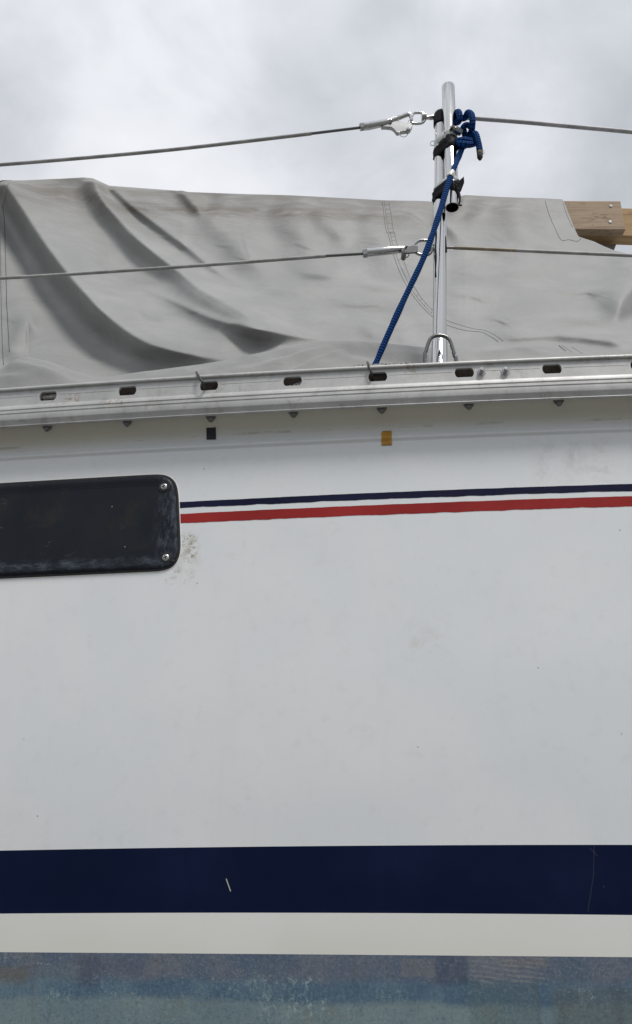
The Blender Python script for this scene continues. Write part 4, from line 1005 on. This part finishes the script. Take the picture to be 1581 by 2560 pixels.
# rows over the ridge and down the far side, and the hem tucked down behind the rail
ridge = G[0]
back = []
for k, (dy, dz) in enumerate(((0.9, -1.1), (0.6, -0.9), (0.35, -0.62), (0.13, -0.25), (0.09, -0.065), (0.07, -0.012), (0.02, 0.002))):
    r = ridge.copy(); r[:, 1] += dy; r[:, 2] += dz*1.0; r[:, 0] *= 1.0
    back.append(r)
hem = []
for (dy, dz) in ((-0.004, -0.02), (0.0, -0.05), (0.006, -0.09)):
    r = G[-1].copy(); r[:, 1] += dy; r[:, 2] = np.maximum(r[:, 2] + dz, z_railbot(r[:, 0]) + 0.02); hem.append(r)
CUTC = int(np.searchsorted(CN, 1346))
allrows = np.stack(back + list(G) + hem)                     # rows x cols x 3
nb = len(back); NR, NC = allrows.shape[:2]
cover = thing('boat_cover', 'grey canvas boat cover draped in heavy folds over the ridge plank', 'boat cover', (float(G[NV//2, NC//2, 0]), 2.0, float(z_railbot(0)) + 0.02))
Fc = [f for f in grid_faces(NR, NC) if not (f[0] // NC < nb and (f[0] % NC) >= CUTC - 1)]
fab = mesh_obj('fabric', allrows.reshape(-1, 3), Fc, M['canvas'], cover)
if sum(p.normal.y for p in fab.data.polygons[len(fab.data.polygons)//2: len(fab.data.polygons)//2 + 2000]) > 0: fab.data.flip_normals()
dirt_shade = np.zeros((NR, NC)); IYa = np.concatenate([np.tile(ytop, (nb, 1)), IY, np.tile(ybot, (3, 1))]); IXa = np.broadcast_to(CN, IYa.shape)
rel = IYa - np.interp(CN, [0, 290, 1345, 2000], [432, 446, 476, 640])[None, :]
dirt_shade += np.exp(-((rel - 52)/14)**2)*np.clip((1000 - IXa)/120, 0, 1)*np.clip((IXa - 250)/80, 0, 1)*0.85
dirt_shade += np.exp(-(np.maximum(rel, 0)/75)**2)*0.75*np.clip((1400 - IXa)/200, 0.45, 1)  # along the ridge: brown dirt plus shade of the steep cloth, both painted in
dirt_shade += np.exp(-((IXa - 1390)/60)**2 - ((IYa - 774)/9)**2)*0.55 + np.exp(-((IXa - 940)/26)**2 - ((IYa - 545)/18)**2)*0.5
dirt_shade += np.exp(-((rel - 30)/22)**2)*np.exp(-((IXa - 140)/110)**2)*0.5
at_ = fab.data.attributes.new('dirt_shade', 'FLOAT', 'POINT'); at_.data.foreach_set('value', dirt_shade.reshape(-1).astype(np.float32))
# the slack of the cloth rolled forward along the rail
lo = []
def lrow(py, Y, lift=0.0):
    h = col_pts(CN, py, Y) + lift; zc__ = Y*CP + h*SP
    return np.stack([(CN*K - PW/2)/FPX*zc__, Y + 0*CN, EYE + h], -1)
NL = 44; rel_ = []
for (dY, dh) in ((0.04, -0.08), (0.03, -0.04), (0.018, -0.012), (0.008, -0.002)):
    r = lrow(yc_, Yc_); r[:, 1] += dY; r[:, 2] += dh; lo.append(r); rel_.append(yc_)
for k in range(NL):
    t = k/(NL-1); Yk = Yc_ + (Ybot - 0.018 - Yc_)*(0.92*t + 0.08*t*t)
    hk0 = col_pts(CN, yc_, Yc_); hk1 = col_pts(CN, yrt + 26, Ybot - 0.018); fall = t**1.35
    hk = hk0 + (hk1 - hk0)*fall; r = lrow(yc_, Yk); zc__ = Yk*CP + hk*SP
    iy = (PH/2 - FPX*(-Yk*SP + hk*CP)/zc__)/K
    rp_ = np.zeros_like(CN)
    for (cx_, cy_, dx_, dy_, w_, a_) in ((700, 858, 1, -0.34, 7, 0.007), (745, 866, 1, -0.42, 5, 0.006), (620, 880, 1, -0.2, 9, 0.006), (880, 846, 1, 0.22, 12, -0.010), (980, 850, 1, 0.05, 8, 0.006), (100, 890, 1, 0.28, 12, 0.008), (40, 905, 1, -0.1, 10, 0.006), (1290, 845, 1, 0.22, 7, 0.007), (1420, 862, 1, 0.05, 6, 0.006), (1150, 852, 1, -0.1, 7, 0.006), (480, 890, 1, -0.25, 10, 0.005)):
        u_ = (CN - cx_); v_ = iy - cy_ - dy_*u_; rp_ += a_*np.exp(-(v_/w_)**2)*np.exp(-(u_/90.0)**2)
    rp_ += 0.0016*np.sin(CN/37.0 + iy/11.0) + 0.0012*np.sin(CN/19.0 - iy/9.0 + 1.0)
    hk = hk + rp_*min(1, 4*t); zc__ = Yk*CP + hk*SP
    lo.append(np.stack([(CN*K - PW/2)/FPX*zc__, Yk, EYE + hk], -1)); rel_.append(iy)
for (dy, dz) in ((-0.003, -0.02), (0.0, -0.05)):
    r = lo[-1].copy(); r[:, 1] += dy; r[:, 2] += dz; lo.append(r); rel_.append(rel_[-1])
lo = np.stack(lo); LR = lo.shape[0]; Fl = grid_faces(LR, NC)
lf = mesh_obj('lower_fold', lo.reshape(-1, 3), Fl, M['canvas'], cover)
if sum(p.normal.z for p in lf.data.polygons[10000:12000]) < 0: lf.data.flip_normals()
at2 = lf.data.attributes.new('dirt_shade', 'FLOAT', 'POINT'); at2.data.foreach_set('value', (0.12 + 0.0*lo[..., 0]).reshape(-1).astype(np.float32))
# seams: thread laid on the cloth
bv = BVHTree.FromPolygons([tuple(v) for v in np.concatenate([allrows.reshape(-1, 3), lo.reshape(-1, 3)])], Fc + grid_faces(LR, NC, NR*NC))
def on_cover(px5, py5, lift=0.0007):
    d = Vector(ray(px5*K, py5*K)).normalized(); hit = bv.ray_cast(Vector((0, 0, EYE)), d)
    return None if hit[0] is None else tuple(hit[0] - d*lift)
def seam(pts, name='stitching', r=0.0007, n=10, mat='thread', jit=0.0):
    P = catmull([np.array(p, float) for p in pts], n); Q = []
    for p in P:
        q = on_cover(p[0] + random.uniform(-jit, jit), p[1])
        if q is not None:
            if Q and (Vector(q) - Vector(Q[-1])).length > 0.08: continue
            Q.append(q)
    if len(Q) > 2: return MB().tube(Q, r*0.75, 6).build(name, M[mat], cover, sharp=None)
def z2(zx, zy): return ((860 + zx/3.78)/K, (560 + zy/3.78)/K)
def z1(zx, zy): return ((860 + zx/3.78)/K, (180 + zy/3.78)/K)
def z3(zx, zy): return ((1180 + zx/3.77)/K, (460 + zy/3.77)/K)
def z4(zx, zy): return ((zx/3.024)/K, (420 + zy/3.024)/K)
main = [z1(362, 1212), z1(378, 1340), z1(400, 1500), z2(420, 90), z2(440, 180), z2(500, 380), z2(580, 560), z2(680, 710), z2(830, 870), z2(965, 950), z2(1100, 995), z2(1200, 1012), z2(1300, 1022), z2(1380, 1060), z2(1460, 1112)]
mid = [z1(382, 1215), z1(398, 1340), z1(420, 1500), z2(440, 90), z2(465, 200), z2(525, 370), z2(610, 560), z2(700, 700), z2(830, 848)]
sec = [z1(425, 1212), z1(445, 1340), z1(470, 1500), z2(480, 90), z2(505, 190), z2(565, 350), z2(640, 540), z2(720, 680), z2(830, 805), z2(965, 905), z2(1100, 955), z2(1230, 990), z2(1330, 1005), z2(1420, 1045), z2(1505, 1105)]
seam(main, jit=0.5); seam(mid, r=0.0005); seam(sec, r=0.00055, jit=0.3)
seam([z3(820, 1522), z3(880, 1570), z3(950, 1610), z3(1000, 1640)], r=0.0012, jit=0.6); seam([z3(850, 1522), z3(930, 1575), z3(1040, 1642)], r=0.0005); seam([z3(940, 1535), z3(1030, 1590), z3(1110, 1638)], r=0.0005)
seam([z3(690, 160), z3(730, 290), z3(790, 430), z3(845, 528), z3(915, 525), z3(990, 540), z3(1030, 512)], r=0.0008, jit=0.3)
seam([z3(860, 180), z3(900, 300), z3(950, 410)], r=0.0007)
seam([z4(25, 290), z4(36, 450), z4(42, 650), z4(48, 850), z4(52, 1020), z4(62, 1200), z4(72, 1390)], r=0.0011, jit=0.3)
seam([z4(2, 500), z4(6, 700), z4(8, 900), z4(12, 1100), z4(18, 1300), z4(28, 1490)], r=0.0009, jit=0.3)
seam([(20 + 0, 438), (14, 470), (4, 500)], r=0.0008)
# short cross puckers along the main seam
for i in range(22):
    t = i/21; a = np.array(catmull([np.array(p) for p in mid], 6)); b_ = np.array(catmull([np.array(p) for p in sec[:9]], 6)); k = int(t*(len(b_)-1)); k2 = int(t*(len(a)-1))
    q0, q1 = on_cover(*(a[k2])), on_cover(*(b_[k]))
    if q0 and q1: MB().tube([q0, tuple((np.array(q0) + np.array(q1))/2 + [0, -0.0004, -0.0015]), q1], 0.00035, 5).build('pucker', M['thread'], cover, sharp=None)
# folded dark flap at the left end of the ridge
fp = [(-8, 434), (6, 431), (28, 430.5), (30, 437), (18, 440), (4, 436)]
b = MB().prism([tuple(at5(x, y, 2.008)) for x, y in fp], (0, 0.004, 0)); b.build('corner_flap', M['black_rubber'], cover, smooth=False)

# ------------------------------------------------------------------ timber under the cover
def plank(name, a, b_, hgt, dep, mat, label, extra=None):
    a = np.array(a); b_ = np.array(b_); d = (b_ - a)/2; c = (a + b_)/2
    L = np.linalg.norm(d)*2; u = d*2/L; up = np.array([0, 0, 1.0]) - u*u[2]; up /= np.linalg.norm(up); w = np.cross(u, up); w = w if w[1] > 0 else -w
    m = MB().box(c - up*hgt/2 + w*dep/2, d, w*dep/2, up*hgt/2); t = thing(name, label, 'timber', tuple(c - up*hgt/2))
    m.build('timber', mat, t, smooth=False, bevel=0.003); return t
YP = 2.035
pA = at(1120, 473*K + 6, YP); pB = at(1552, 502, YP)
hP = at(1500, 499, YP).z - at(1500, 571, YP).z
tp = plank('plank', pA, pB, hP, 0.034, M['wood'], 'weathered plank end with two white screws sticking out of the cover')
for (px, py) in ((1527.5, 514.5), (1526, 554)):
    p = at(px, py, YP - 0.001); MB().lathe(p, (0, -1, 0), [(0, 0.0054), (0.0008, 0.0054), (0.0016, 0.0046), (0.0016, 0.0016), (0.0004, 0.0014)], 20).build('screw', M['washer'], tp)
YQ = YP + 0.0365
pC = at(1120, 505, YQ); pD_ = at(2300, 545, YQ); hQ = at(1570, 523, YQ).z - at(1570, 593.5, YQ).z
plank('beam', pC, pD_, hQ, 0.045, M['wood2'], 'yellow pine beam running out to the right behind the plank')
YR = YQ + 0.02
q0 = at(1380, 596, YR); q1 = at(1541, 611, YR)
zt_ = at(1540, 593.5, YQ).z - 0.012
bl_ = [(at(1350, 600, YR).x, YR - 0.0, zt_), (at(1540, 600, YR).x, YR, zt_ + 0.002), (at(1538, 612, YR).x, YR, zt_ - 0.010), (at(1534, 625, YR).x, YR, zt_ - 0.030), (at(1528, 630, YR).x, YR, zt_ - 0.040), (at(1350, 630, YR).x, YR, zt_ - 0.040)]
tb = MB().prism(bl_, (0, 0.06, 0)).build('timber_block', M['wood3'], None, smooth=False)
tag(tb, 'short grey timber block fixed beneath the pine beam', 'timber')

for o in list(bpy.data.objects):
    if 'category' in o: o['kind'] = 'thing'
    if '_org' in o: del o['_org']
